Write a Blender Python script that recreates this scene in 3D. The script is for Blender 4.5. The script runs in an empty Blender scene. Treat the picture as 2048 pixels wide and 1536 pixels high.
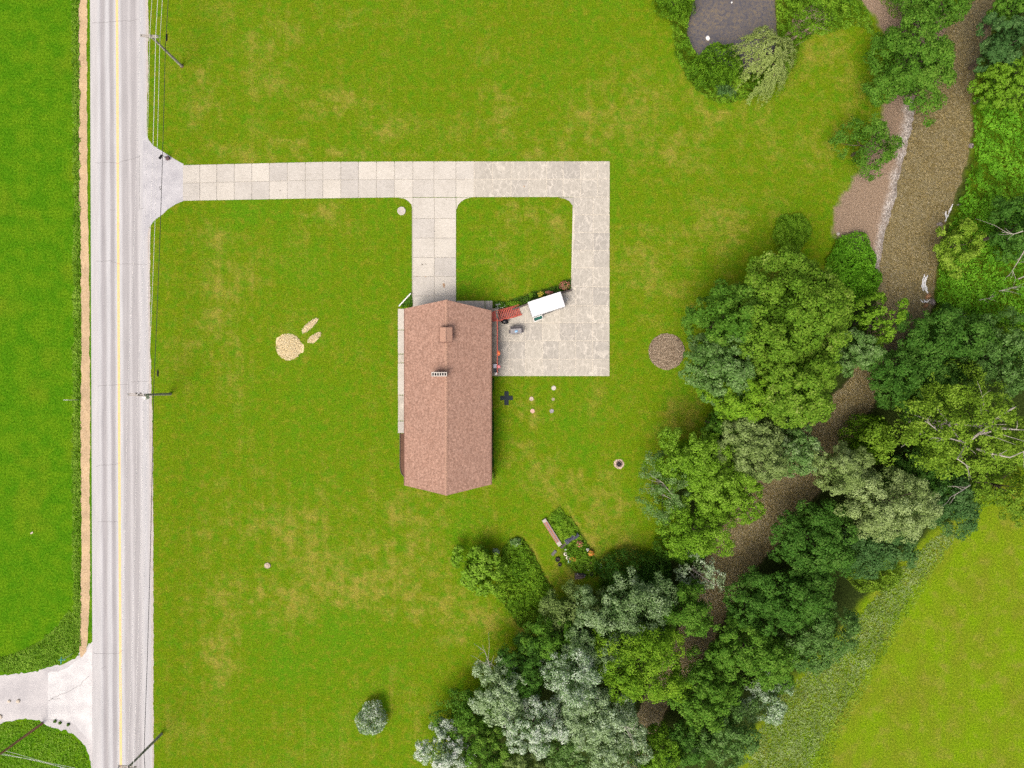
import bpy, math
import numpy as np
from mathutils import Vector

# ---------------------------------------------------------------- camera, world, sun, exposure
H = 89.0            # camera height above the lawn (m)
S = 16.0            # photograph pixels per metre on the lawn
sc = bpy.context.scene
col = sc.collection
cam_d = bpy.data.cameras.new("camera")
cam = bpy.data.objects.new("camera", cam_d); col.objects.link(cam)
cam_d.sensor_width = 36.0
cam_d.lens = 36.0 * H / 128.0
cam_d.clip_start = 1.0; cam_d.clip_end = 5000.0
cam.location = (0, 0, H); cam.rotation_euler = (0, 0, 0)
sc.camera = cam

SUN_EL, SUN_AZ = 58.0, 215.0        # degrees; azimuth clockwise from north (+Y): light from the south-west
w = bpy.data.worlds.new("World"); sc.world = w; w.use_nodes = True
wn = w.node_tree
bg = wn.nodes["Background"]
sky = wn.nodes.new("ShaderNodeTexSky"); sky.sky_type = 'NISHITA'; sky.sun_disc = False
sky.sun_elevation = math.radians(SUN_EL); sky.sun_rotation = math.radians(SUN_AZ)
sky.air_density = 0.55; sky.dust_density = 9.0; sky.ozone_density = 0.0
wn.links.new(sky.outputs[0], bg.inputs[0]); bg.inputs[1].default_value = 0.15
sun_d = bpy.data.lights.new("sun", 'SUN'); sun = bpy.data.objects.new("sun", sun_d); col.objects.link(sun)
sun_d.energy = 1.2; sun_d.angle = math.radians(35); sun_d.color = (1.0, 0.97, 0.93)
el, az = math.radians(SUN_EL), math.radians(SUN_AZ)
sdir = Vector((math.sin(az)*math.cos(el), math.cos(az)*math.cos(el), math.sin(el)))
sun.rotation_euler = sdir.to_track_quat('Z', 'Y').to_euler(); sun.location = sdir*200
sc.view_settings.view_transform = 'Standard'; sc.view_settings.look = 'None'
sc.view_settings.gamma = 1.0; sc.view_settings.use_curve_mapping = False
sc.view_settings.exposure = 0.33
sc.cycles.max_bounces = 5; sc.cycles.diffuse_bounces = 3; sc.cycles.transmission_bounces = 3
sc.cycles.use_denoising = False

# ---------------------------------------------------------------- helpers
rng = np.random.default_rng(7)
def P(px, py, z=0.0):
    """photo pixel -> world point at height z"""
    f = (H - z)/H
    return ((px - 1024.0)/S*f, (768.0 - py)/S*f, z)
def M(px, z=0.0): return px/S*(H - z)/H

def tag(o, label=None, cat=None, group=None, kind=None):
    if label: o["label"] = label
    if cat: o["category"] = cat
    if group: o["group"] = group
    if kind: o["kind"] = kind
    return o
def empty(name, loc, label, cat, group=None):
    o = bpy.data.objects.new(name, None); col.objects.link(o); o.location = loc
    o.empty_display_size = 0.2
    return tag(o, label, cat, group)
def np_mesh(name, v, f, mat, face_attr=None, point_attr=None, smooth=False):
    v = np.asarray(v, np.float32); f = np.asarray(f, np.int32)
    me = bpy.data.meshes.new(name)
    n = f.shape[1]
    me.vertices.add(len(v)); me.vertices.foreach_set("co", v.ravel())
    me.loops.add(f.size); me.loops.foreach_set("vertex_index", f.ravel())
    me.polygons.add(len(f)); me.polygons.foreach_set("loop_start", np.arange(0, f.size, n, dtype=np.int32))
    if smooth: me.polygons.foreach_set("use_smooth", np.ones(len(f), bool))
    me.update(calc_edges=True)
    for k, a in (face_attr or {}).items():
        me.attributes.new(k, 'FLOAT', 'FACE').data.foreach_set("value", np.asarray(a, np.float32))
    for k, a in (point_attr or {}).items():
        me.attributes.new(k, 'FLOAT', 'POINT').data.foreach_set("value", np.asarray(a, np.float32))
    if mat: me.materials.append(mat)
    return me
def link(name, me, parent=None, loc=(0, 0, 0)):
    o = bpy.data.objects.new(name, me); col.objects.link(o); o.location = loc
    if parent: o.parent = parent
    return o

class MB:
    """collects simple solids, builds ONE mesh object"""
    def __init__(s, org=(0, 0, 0)): s.v = []; s.f = []; s.org = np.array(org, float)
    def add(s, vs, fs):
        b = len(s.v); s.v += [tuple(q) for q in vs]; s.f += [tuple(b+i for i in q) for q in fs]; return s
    def box(s, c, d, rz=0.0, rx=0.0):
        x, y, z = d[0]/2, d[1]/2, d[2]/2; ca, sa = math.cos(rz), math.sin(rz); cb, sb = math.cos(rx), math.sin(rx)
        vs = []
        for i in (-1, 1):
            for j in (-1, 1):
                for k in (-1, 1):
                    X, Y, Z = i*x, j*y, k*z
                    X, Z = X*cb + Z*sb, -X*sb + Z*cb      # tilt about local y
                    vs.append((c[0]+X*ca-Y*sa, c[1]+X*sa+Y*ca, c[2]+Z))
        return s.add(vs, [(0,1,3,2),(4,6,7,5),(0,4,5,1),(2,3,7,6),(0,2,6,4),(1,5,7,3)])
    def prism(s, poly, z0, z1, cham=0.0):
        a = sum(poly[i][0]*poly[(i+1)%len(poly)][1]-poly[(i+1)%len(poly)][0]*poly[i][1] for i in range(len(poly)))
        if a < 0: poly = poly[::-1]
        n = len(poly)
        vs = [(x, y, z0) for x, y in poly] + [(x, y, z1-cham) for x, y in poly]
        fs = [(i, (i+1)%n, n+(i+1)%n, n+i) for i in range(n)]
        if cham > 0:
            cx = sum(q[0] for q in poly)/n; cy = sum(q[1] for q in poly)/n
            for x, y in poly:
                dx, dy = cx-x, cy-y; L = math.hypot(dx, dy) or 1
                vs.append((x+dx/L*cham*1.4, y+dy/L*cham*1.4, z1))
            fs += [(n+i, n+(i+1)%n, 2*n+(i+1)%n, 2*n+i) for i in range(n)]
            fs.append(tuple(2*n+i for i in range(n)))
        else: fs.append(tuple(n+i for i in range(n)))
        return s.add(vs, fs)
    def tube(s, pts, radii, n=6, cap=True):
        pts = [Vector(p) for p in pts]
        if not hasattr(radii, '__len__'): radii = [radii]*len(pts)
        b = len(s.v); up = Vector((0.13, 0.37, 0.92)).normalized()
        for i, p in enumerate(pts):
            d = (pts[min(i+1, len(pts)-1)] - pts[max(i-1, 0)]).normalized()
            u = up - d*up.dot(d)
            if u.length < 0.1: u = Vector((1, 0, 0)) - d*d.x
            u.normalize(); q = d.cross(u)
            for k in range(n):
                a = 2*math.pi*k/n
                s.v.append(tuple(p + (u*math.cos(a) + q*math.sin(a))*radii[i]))
        for i in range(len(pts)-1):
            for k in range(n):
                a0, a1 = b+i*n+k, b+i*n+(k+1)%n
                s.f.append((a0, a1, a1+n, a0+n))
        if cap:
            s.f.append(tuple(b+k for k in range(n))[::-1]); e = b+(len(pts)-1)*n
            s.f.append(tuple(e+k for k in range(n)))
        return s
    def lathe(s, c, prof, n=16, sx=1.0, sy=1.0, rz=0.0):
        b = len(s.v); ca, sa = math.cos(rz), math.sin(rz)
        for r, z in prof:
            for k in range(n):
                a = 2*math.pi*k/n; X, Y = r*sx*math.cos(a), r*sy*math.sin(a)
                s.v.append((c[0]+X*ca-Y*sa, c[1]+X*sa+Y*ca, c[2]+z))
        for i in range(len(prof)-1):
            for k in range(n):
                a0, a1 = b+i*n+k, b+i*n+(k+1)%n
                s.f.append((a0, a1, a1+n, a0+n))
        if prof[-1][0] > 1e-4: s.f.append(tuple(b+(len(prof)-1)*n+k for k in range(n)))
        return s
    def build(s, name, mat, parent=None, smooth=False):
        me = bpy.data.meshes.new(name)
        me.from_pydata((np.array(s.v, float)-s.org).tolist(), [], s.f); me.update()
        if smooth: me.polygons.foreach_set("use_smooth", np.ones(len(me.polygons), bool))
        me.materials.append(mat)
        return link(name, me, parent, (0, 0, 0) if parent else tuple(s.org))

# numpy value noise
_lat = np.random.default_rng(3).random((512, 512)).astype(np.float32)
def vnoise(x, y, seed=0):
    x = np.asarray(x, float) + seed*37.17; y = np.asarray(y, float) + seed*11.31
    xi = np.floor(x).astype(int); yi = np.floor(y).astype(int); fx = x-xi; fy = y-yi
    fx = fx*fx*(3-2*fx); fy = fy*fy*(3-2*fy)
    g = lambda i, j: _lat[(yi+j) & 511, (xi+i) & 511]
    return (g(0,0)*(1-fx)+g(1,0)*fx)*(1-fy) + (g(0,1)*(1-fx)+g(1,1)*fx)*fy
def fbm(x, y, seed=0, o=4):
    t = 0; a = 0.5; n = 0
    for i in range(o): t = t + a*vnoise(x*2**i, y*2**i, seed+i*5); n += a; a *= 0.5
    return t/n
def sstep(a, b, x):
    t = np.clip((x-a)/(b-a), 0, 1); return t*t*(3-2*t)
def sdist(X, Y, poly):
    """signed distance (positive inside), same units as the inputs"""
    X = np.asarray(X, float); Y = np.asarray(Y, float)
    d = np.full(X.shape, 1e9); ins = np.zeros(X.shape, bool); n = len(poly)
    for i in range(n):
        ax, ay = poly[i]; bx, by = poly[(i+1) % n]; ex, ey = bx-ax, by-ay
        t = np.clip(((X-ax)*ex+(Y-ay)*ey)/(ex*ex+ey*ey+1e-9), 0, 1)
        d = np.minimum(d, (X-ax-t*ex)**2 + (Y-ay-t*ey)**2)
        c = (ay > Y) != (by > Y)
        with np.errstate(divide='ignore', invalid='ignore'):
            ins ^= c & (X < (bx-ax)*(Y-ay)/(by-ay if by != ay else 1e-9)+ax)
    return np.where(ins, 1, -1)*np.sqrt(d)
def smooth_poly(poly, it=2):
    for _ in range(it):
        q = []
        for i in range(len(poly)):
            a, b = poly[i], poly[(i+1) % len(poly)]
            q += [(a[0]*.75+b[0]*.25, a[1]*.75+b[1]*.25), (a[0]*.25+b[0]*.75, a[1]*.25+b[1]*.75)]
        poly = q
    return poly
def clip_half(poly, a, b):
    """keep the part of poly to the right of a->b in pixel space (below the line when it runs left to right)"""
    out = []
    side = lambda p: (b[0]-a[0])*(p[1]-a[1])-(b[1]-a[1])*(p[0]-a[0])
    for i in range(len(poly)):
        p, q = poly[i], poly[(i+1) % len(poly)]; sp, sq = side(p), side(q)
        if sp >= 0: out.append(p)
        if sp*sq < 0:
            t = sp/(sp-sq); out.append((p[0]+(q[0]-p[0])*t, p[1]+(q[1]-p[1])*t))
    return out

# ---------------------------------------------------------------- materials
class NT:
    def __init__(s, name):
        s.m = bpy.data.materials.new(name); s.m.use_nodes = True; s.t = s.m.node_tree
        s.b = s.t.nodes["Principled BSDF"]; s.out = s.t.nodes["Material Output"]
        s.b.inputs["Roughness"].default_value = 0.8; s.b.inputs["Specular IOR Level"].default_value = 0.25
    def n(s, typ, **kw):
        x = s.t.nodes.new("ShaderNode"+typ)
        for k, v in kw.items():
            if k in x.inputs: x.inputs[k].default_value = v
            else: setattr(x, k, v)
        return x
    def l(s, a, b): s.t.links.new(a, b)
    def coord(s, scale=(1, 1, 1), out="Object"):
        c = s.n("TexCoord"); m = s.n("Mapping"); m.inputs["Scale"].default_value = scale
        s.l(c.outputs[out], m.inputs[0]); return m.outputs[0]
    def geo(s, scale=(1, 1, 1)):
        c = s.n("NewGeometry"); m = s.n("Mapping"); m.inputs["Scale"].default_value = scale
        s.l(c.outputs["Position"], m.inputs[0]); return m.outputs[0]
    def noise(s, vec, scale, detail=3, rough=0.6, dist=0.0):
        x = s.n("TexNoise"); x.inputs["Scale"].default_value = scale; x.inputs["Detail"].default_value = detail
        x.inputs["Roughness"].default_value = rough; x.inputs["Distortion"].default_value = dist
        s.l(vec, x.inputs["Vector"]); return x.outputs["Fac"]
    def voro(s, vec, scale, feature='F1', out='Distance'):
        x = s.n("TexVoronoi"); x.feature = feature; x.inputs["Scale"].default_value = scale
        s.l(vec, x.inputs["Vector"]); return x.outputs[out]
    def ramp(s, fac, stops, interp='LINEAR'):
        r = s.n("ValToRGB"); e = r.color_ramp; e.interpolation = interp
        while len(e.elements) < len(stops): e.elements.new(0.5)
        for el_, (p, c) in zip(e.elements, stops):
            el_.position = p; el_.color = (*c, 1) if len(c) == 3 else c
        s.l(fac, r.inputs[0]); return r.outputs[0]
    def mrange(s, v, a, b, c=0.0, d=1.0):
        r = s.n("MapRange"); r.inputs[1].default_value = a; r.inputs[2].default_value = b
        r.inputs[3].default_value = c; r.inputs[4].default_value = d; s.l(v, r.inputs[0]); return r.outputs[0]
    def mix(s, fac, a, b, mode='MIX'):
        r = s.n("Mix"); r.data_type = 'RGBA'; r.blend_type = mode
        for sock, val in ((r.inputs[0], fac), (r.inputs[6], a), (r.inputs[7], b)):
            if isinstance(val, (int, float)): sock.default_value = val
            elif isinstance(val, tuple): sock.default_value = (*val, 1)
            else: s.l(val, sock)
        return r.outputs[2]
    def math(s, op, a, b=0.0, clamp=False):
        r = s.n("Math"); r.operation = op; r.use_clamp = clamp
        for sock, val in ((r.inputs[0], a), (r.inputs[1], b)):
            if isinstance(val, (int, float)): sock.default_value = val
            else: s.l(val, sock)
        return r.outputs[0]
    def attr(s, name, out="Fac"):
        a = s.n("Attribute"); a.attribute_name = name; return a.outputs[out]
    def bump(s, h, strength=0.3, dist=0.05):
        b = s.n("Bump"); b.inputs["Strength"].default_value = strength; b.inputs["Distance"].default_value = dist
        s.l(h, b.inputs["Height"]); s.l(b.outputs[0], s.b.inputs["Normal"]); return b
    def base(s, c, rough=None):
        if isinstance(c, tuple): s.b.inputs["Base Color"].default_value = (*c, 1)
        else: s.l(c, s.b.inputs["Base Color"])
        if rough is not None: s.b.inputs["Roughness"].default_value = rough
        return s.m

def flat(name, c, rough=0.7, var=0.12, scale=6.0, metal=0.0, bump=0.0):
    """painted / plain surface with a little uneven wear"""
    t = NT(name); v = t.geo(); n = t.noise(v, scale, 4)
    a = tuple(max(0, x*(1-var)) for x in c); b = tuple(min(1, x*(1+var)) for x in c)
    t.base(t.ramp(n, [(0.3, a), (0.7, b)]), rough); t.b.inputs["Metallic"].default_value = metal
    if bump: t.bump(n, bump, 0.02)
    return t.m

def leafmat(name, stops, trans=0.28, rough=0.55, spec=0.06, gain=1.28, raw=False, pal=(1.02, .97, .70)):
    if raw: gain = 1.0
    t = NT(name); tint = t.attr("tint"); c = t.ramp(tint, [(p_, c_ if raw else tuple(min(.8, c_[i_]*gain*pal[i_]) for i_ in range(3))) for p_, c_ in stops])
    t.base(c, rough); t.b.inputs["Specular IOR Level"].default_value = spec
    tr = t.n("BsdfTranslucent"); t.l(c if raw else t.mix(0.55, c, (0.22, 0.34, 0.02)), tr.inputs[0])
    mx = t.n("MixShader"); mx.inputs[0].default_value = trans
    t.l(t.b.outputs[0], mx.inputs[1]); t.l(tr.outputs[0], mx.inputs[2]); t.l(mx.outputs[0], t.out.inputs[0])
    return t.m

LEAF = {
 'green':  leafmat("leaf_green",  [(0, (0.028,0.085,0.012)), (.55, (0.062,0.165,0.020)), (1, (0.13,0.25,0.045))]),
 'dark':   leafmat("leaf_dark",   [(0, (0.020,0.065,0.012)), (.55, (0.042,0.125,0.020)), (1, (0.09,0.19,0.045))]),
 'blue':   leafmat("leaf_bluegreen", [(0, (0.022,0.070,0.022)), (.6, (0.050,0.125,0.045)), (1, (0.10,0.19,0.085))]),
 'maple':  leafmat("leaf_maple",  [(0, (0.035,0.095,0.010)), (.5, (0.085,0.19,0.018)), (.85, (0.14,0.25,0.035)), (1, (0.26,0.35,0.12))]),
 'bright': leafmat("leaf_bright", [(0, (0.045,0.125,0.010)), (.5, (0.100,0.225,0.016)), (1, (0.19,0.33,0.035))]),
 'knot':   leafmat("leaf_knotweed", [(0, (0.050,0.160,0.010)), (.5, (0.090,0.265,0.018)), (1, (0.17,0.38,0.035))]),
 'ygreen': leafmat("leaf_yellowgreen", [(0, (0.050,0.115,0.008)), (.5, (0.125,0.225,0.014)), (1, (0.24,0.34,0.05))], pal=(.86, 1.0, .85)),
 'yellow': leafmat("leaf_yellow", [(0, (0.062,0.120,0.010)), (.5, (0.150,0.230,0.020)), (1, (0.28,0.35,0.055))], pal=(.86, 1.0, .85)),
 'olive':  leafmat("leaf_olive",  [(0, (0.070,0.115,0.022)), (.5, (0.165,0.215,0.060)), (1, (0.31,0.36,0.15))], gain=1.3, pal=(.90, 1.0, 1.02)),
 'willow': leafmat("leaf_willow", [(0, (0.110,0.150,0.022)), (.5, (0.24,0.29,0.070)), (1, (0.42,0.46,0.17))], gain=1.12, pal=(.90, 1.0, 1.02)),
 'silver': leafmat("leaf_silver", [(0, (0.050,0.105,0.025)), (.4, (0.135,0.195,0.070)), (.75, (0.28,0.34,0.19)), (1, (0.46,0.50,0.38))], rough=0.4, gain=1.42, pal=(.90, 1.0, 1.02)),
 'white':  leafmat("leaf_white",  [(0, (0.050,0.105,0.028)), (.35, (0.13,0.20,0.075)), (.6, (0.36,0.41,0.29)), (1, (0.62,0.64,0.56))], rough=0.4, gain=1.42, pal=(.90, 1.0, 1.02)),
 'palegreen': leafmat("leaf_palegreen", [(0, (0.040,0.105,0.016)), (.5, (0.105,0.195,0.040)), (.8, (0.20,0.29,0.10)), (1, (0.34,0.42,0.20))], gain=1.12, pal=(.90, 1.0, 1.02)),
}
def bark(name, a, b):
    t = NT(name); v = t.geo((1, 1, .25)); n = t.noise(v, 9, 4); t.base(t.ramp(n, [(.3, a), (.7, b)]), .9); t.bump(n, .5, .05); return t.m
BARK = bark("bark_brown", (0.06,0.045,0.032), (0.15,0.12,0.09))
BARK_PALE = bark("bark_pale", (0.26,0.235,0.20), (0.44,0.41,0.37))
# ---------------------------------------------------------------- outlines (photo pixels, on the ground)
creek_L = [(1975,-260),(1965,-60),(1940,0),(1900,55),(1870,120),(1842,190),(1836,230),(1826,280),(1812,330),(1800,390),(1786,440),(1772,490),(1765,540),
           (1762,600),(1756,650),(1735,710),(1700,765),(1650,815),(1605,860),(1550,915),(1497,962),(1462,1040),(1425,1100),(1408,1150),(1394,1200),
           (1368,1255),(1330,1310),(1300,1380),(1275,1450),(1255,1540),(1235,1800)]
creek_R = [(2060,-260),(2040,-60),(2014,0),(1985,60),(1962,110),(1948,160),(1944,210),(1946,260),(1938,310),(1924,360),(1908,405),(1890,455),(1878,505),
           (1874,560),(1868,610),(1845,660),(1815,705),(1780,755),(1748,810),(1712,870),(1672,925),(1640,985),(1604,1015),(1566,1060),(1545,1100),
           (1505,1140),(1475,1190),(1448,1235),(1425,1290),(1392,1335),(1352,1385),(1322,1440),(1300,1500),(1290,1560),(1270,1800)]
creek = creek_L + creek_R[::-1]
gravel = [(1814,196),(1840,200),(1834,260),(1820,320),(1806,380),(1794,440),(1780,490),(1768,545),(1748,530),(1752,490),(1762,440),(1776,385),(1792,330),(1802,270)]
bar = [(1695,-260),(1705,-20),(1745,30),(1768,80),(1800,110),(1790,170),(1772,200),(1757,240),(1735,300),(1718,345),(1690,385),(1668,415),(1672,470),
       (1705,505),(1770,545),(1800,440),(1825,310),(1845,200),(1880,110),(1915,40),(1880,0),(1830,-20),(1800,-260)]
pond = smooth_poly([(1395,-260),(1388,10),(1376,55),(1384,92),(1402,112),(1440,122),(1476,142),(1502,144),(1532,130),(1556,100),(1551,40),(1545,-260)], 1)
pond_rim = [(1322,-260),(1328,-10),(1342,50),(1352,110),(1372,155),(1400,186),(1435,206),(1462,206),(1512,190),(1560,165),(1592,130),(1602,85),(1640,60),(1700,30),(1712,-260)]
meadow = [(2700,800),(2048,930),(1950,1000),(1860,1070),(1780,1140),(1715,1220),(1650,1300),(1570,1370),(1500,1470),(1470,1540),(1420,2100),(2700,2100)]
woods = [(1480,600),(1440,680),(1440,760),(1470,840),(1385,900),(1340,985),(1380,1080),(1250,1150),(1130,1230),(1030,1330),(920,1450),(860,1560),(850,2100),
         (1470,2100),(1545,1536),(1620,1410),(1695,1325),(1765,1250),(1825,1165),(1880,1105),(1962,1035),(2048,985),(2700,860),(2700,-300),(2020,-300),
         (1990,60),(1950,200),(1945,300),(1870,520),(1860,640),(1780,560),(1700,500),(1660,560)]
bank = [(1948,172),(2010,215),(2420,215),(2420,690),(2060,690),(1985,655),(1900,645),(1870,600),(1876,545),(1884,500),(1908,430),(1930,385),(1946,320),(1950,260)]
garden = [(1092,1040),(1118,1012),(1166,1070),(1207,1140),(1195,1156),(1150,1150),(1126,1122),(1122,1090)]
veg = [(1003,1100),(1022,1078),(1045,1076),(1062,1098),(1100,1170),(1112,1200),(1075,1250),(1040,1255),(1012,1215),(985,1185),(1000,1150)]
flower_bed = [(985,631),(1034,615),(1120,584.5),(1143,580),(1143,556),(1120,570),(1062,586),(1012,604),(985,602)]

# ---------------------------------------------------------------- ground sheet (heights + what grows where)
CELL = 5.0
gx = np.arange(-330, 2379, CELL); gy = np.arange(-330, 1867, CELL)
GX, GY = np.meshgrid(gx, gy)
jx = (fbm(GX/22, GY/22, 1)-.5)*22 + (vnoise(GX/6, GY/6, 9)-.5)*7; jy = (fbm(GX/22, GY/22, 2)-.5)*22 + (vnoise(GX/6, GY/6, 8)-.5)*7
JX, JY = GX+jx, GY+jy
d_creek = sdist(GX+jx*.5, GY+jy*.5, creek)
d_pond = sdist(GX+jx*.3, GY+jy*.3, pond)
Z = -1.15*sstep(-20, 16, d_creek) - 0.75*sstep(-12, 12, d_pond)
far_bank = sstep(0, 30, d_creek*0 - sdist(GX, GY, bank)*-1) * 0
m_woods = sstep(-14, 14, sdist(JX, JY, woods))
m_bar = sstep(-4, 4, sdist(JX, JY, bar)) * (1-.0*m_woods)
m_grav = (.25+1.1*fbm(GX/12, GY/12, 77)).clip(0, 1)*sstep(-9, 7, sdist(GX+jx*.6, GY+jy*.6, gravel))
m_bed = sstep(-8, 2, d_creek)
m_pond = sstep(-5, 3, d_pond)
m_rim = sstep(-4, 4, sdist(GX+jx*.4, GY+jy*.4, pond_rim))
m_mead = sstep(-12, 12, sdist(JX, JY, meadow))
m_bank = sstep(-4, 6, sdist(JX, JY, bank))
m_soil_shade = np.maximum.reduce([m_woods*(1-.75*m_bank), m_bank*.25, m_rim*.35, sstep(-2, 3, sdist(GX+jx*.2, GY+jy*.2, garden))*.6, sstep(-2, 3, sdist(GX+jx*.2, GY+jy*.2, veg))*.4,
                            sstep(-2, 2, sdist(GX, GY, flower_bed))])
m_soil_shade = m_soil_shade*(1-m_bar)*(1-m_mead)
road_l = 180 + GY*0.0042
m_field = (GX < road_l+20).astype(float)

def blobs(lst, jit=1.0):
    o = np.zeros(GX.shape)
    for cx, cy, rx, ry, a in lst:
        o = np.maximum(o, a*np.exp(-(((GX+jx*2.2*jit-cx)/rx)**2 + ((GY+jy*2.2*jit-cy)/ry)**2)))
    return o
dry = blobs([(700,200,38,26,.95),(632,236,28,20,.7),(775,255,26,20,.75),(410,150,45,34,.6),(395,225,34,30,.75),(430,302,34,18,.7),(540,60,70,40,.5),
 (690,40,70,34,.5),(1005,210,55,80,.55),(575,286,40,14,.7),(1180,250,95,60,.5),(1345,300,85,50,.55),(1275,190,60,70,.45),(1650,150,100,80,.45),(1600,300,120,50,.45),
 (430,470,50,30,.6),(432,560,42,60,.5),(425,650,44,80,.55),(640,432,40,34,.5),(1050,440,90,30,.55),(1000,520,60,40,.45),(1300,500,70,60,.5),(1450,450,110,36,.55),
 (1320,585,80,50,.45),(700,1170,190,80,.8),(600,1060,150,44,.55),(800,1020,140,44,.6),(900,1065,90,40,.5),(440,1310,44,66,.75),(440,1200,60,70,.6),(560,1190,100,60,.7),
 (1270,1118,70,40,.75),(1150,1110,40,80,.6),(950,1240,100,44,.75),(860,1205,110,40,.65),(1050,1265,50,44,.7),(760,1090,160,50,.6),(1370,840,70,50,.5),(1060,820,70,40,.5),
 (1000,900,90,60,.4),(700,310,260,14,.55),(1100,310,140,14,.5),(460,680,40,150,.45),(430,1010,50,90,.4),(1120,960,90,50,.45),(1210,1010,60,70,.5),(1560,560,100,24,.4),
 (545,150,50,40,.45),(860,1450,90,50,.45),(1000,1300,50,50,.5),(1440,240,120,60,.45),(1700,240,60,60,.5)])
lush = blobs([(495,425,46,26,1.0),(560,430,34,24,1.0),(1010,150,34,34,.6),(680,1270,110,56,.7),(600,1330,90,60,.6),(930,1085,34,60,.8),(1140,850,40,40,.7),(1170,900,40,36,.7),
 (922,500,14,110,.9),(940,585,40,12,.8),(1230,360,14,60,.7),(990,860,10,90,.8),(830,120,70,80,.35),(420,90,50,60,.35),(1420,180,40,40,.5),(1020,640,20,14,.6),(720,620,120,100,.3),
 (600,850,160,120,.35),(1026,162,10,9,1.0),(870,80,40,30,.5)])
# mowing tracks: long narrow streaks, north-south on the road side, east-west behind the patio, following the pond edge
st_v = fbm(GX/7.5, GY/260, 11, 2); st_h = fbm(GX/260, GY/6.0, 12, 2)
st_p = fbm(sdist(GX, GY, pond_rim)/6.5, GX/500, 13, 2)
wr = sstep(1195, 1235, GX)*sstep(250, 330, GY)*(1-sstep(800, 900, GY)); wp = (1-sstep(30, 110, -sdist(GX, GY, pond_rim)))
streak = st_v*(1-wr)+st_h*wr; streak = streak*(1-wp)+st_p*wp
streak = np.clip((streak-.5)*2.2+.5, 0, 1)
# regular wheel marks of the mower on the front lawn
reg = 0.5+0.5*np.cos((GX+ (fbm(GX/200, GY/200, 21)-.5)*20)/34*2*math.pi); reg = np.clip((reg-.72)/.28, 0, 1)*sstep(300, 340, GX)*(1-sstep(780, 830, GX))*sstep(400, 450, GY)
big = fbm(GX/75, GY/75, 31, 4); mid = fbm(GX/20, GY/20, 41, 3)
def seg_lines(segs, wd):
    o = np.zeros(GX.shape)
    for (ax, ay), (bx, by), am in segs:
        ex, ey = bx-ax, by-ay; t_ = np.clip(((GX-ax)*ex+(GY-ay)*ey)/(ex*ex+ey*ey), 0, 1)
        o = np.maximum(o, am*np.exp(-((GX+jx*.15-ax-t_*ex)**2+(GY+jy*.15-ay-t_*ey)**2)/wd**2))
    return o
tracks = seg_lines([((1135,1012),(1207,1145),.9), ((1152,1040),(1218,1140),.5), ((1060,1092),(1108,1180),.6), ((1066,800),(1066,850),.4), ((1106,776),(1104,850),.35), ((353,500),(350,760),.25), ((520,560),(525,760),.2), ((630,520),(632,640),.25)], 4.5)
fm = fbm(GX/9, GY/9, 71, 2)
dry = np.clip(dry*.82*(.15+1.7*mid*fm*1.9) + np.clip((big-.44)*.9, 0, .35) + (streak-.5)*.22 + reg*.12 + (mid-.5)*.5 + (fm-.5)*.35 + tracks*.7 - lush*.6 + .03, 0, 1)
lush = np.clip(lush*(.7+.6*mid) + np.clip((fbm(GX/60, GY/60, 51)-.55)*2.2, 0, .6) - (streak-.5)*.3, 0, 1)

NXg, NYg = len(gx), len(gy)
VX = (GX-1024)/S; VY = (768-GY)/S
verts = np.stack([VX, VY, Z], -1).reshape(-1, 3)
idx = np.arange(NXg*NYg).reshape(NYg, NXg)
quads = np.stack([idx[:-1, :-1], idx[1:, :-1], idx[1:, 1:], idx[:-1, 1:]], -1).reshape(-1, 4)
A = dict(dry=dry, lush=lush, field=m_field, meadow=m_mead, bar=m_bar, gravel=m_grav, bed=np.maximum(m_bed, m_pond), soil=m_soil_shade)

g = NT("ground_cover"); v = g.geo()
fine = g.noise(v, 5.2, 4, .78); fine2 = g.noise(v, 2.1, 3, .6); micro = g.voro(v, 7.5)
gr = g.mix(g.attr("lush"), (0.100,0.172,0.0040), (0.076,0.188,0.0050))
dfac = g.mrange(g.math('ADD', g.attr("dry"), g.math('MULTIPLY', g.math('SUBTRACT', g.noise(v, 3.1, 5, .75), 0.5), 2.0)), 0.20, 1.2)
gr = g.mix(dfac, gr, (0.250,0.222,0.040))
gr = g.mix(g.mrange(g.noise(v, .85, 4, .65), .47, .66, 0, .75), gr, (0.062,0.182,0.0045))
gr = g.mix(g.mrange(g.noise(v, 1.15, 4, .65), .50, .68, 0, .6), gr, (0.190,0.186,0.016))
gr = g.mix(g.mrange(fine2, .42, .7, 0, .25), gr, (0.150,0.195,0.010))
gr = g.mix(1.0, gr, g.ramp(fine, [(.30, (.50,.52,.45)), (.5, (.98,.98,.98)), (.70, (1.5,1.45,1.4))]), 'MULTIPLY')
fd = g.mix(g.mrange(g.noise(v, .5, 3), .4, .62), (0.052,0.160,0.0035), (0.080,0.184,0.0045))
fd = g.mix(g.mrange(g.noise(v, .16, 3), .54, .74, 0, .5), fd, (0.135,0.185,0.008))
fd = g.mix(1.0, fd, g.ramp(g.noise(v, 4.3, 4, .8), [(.33, (.38,.46,.4)), (.5, (1,1,1)), (.68, (1.75,1.45,2.4))]), 'MULTIPLY')
mdn = g.noise(g.geo((1, .55, 1)), .30, 4, .6)
md = g.mix(g.mrange(mdn, .38, .62), (0.130,0.180,0.010), (0.125,0.222,0.0050))
md = g.mix(g.mrange(g.noise(v, .55, 4), .50, .72, 0, .7), md, (0.195,0.195,0.032))
md = g.mix(1.0, md, g.ramp(g.noise(v, 4.6, 4, .8), [(.33, (.45,.52,.4)), (.5, (1,1,1)), (.68, (1.65,1.45,1.5))]), 'MULTIPLY')
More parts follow.
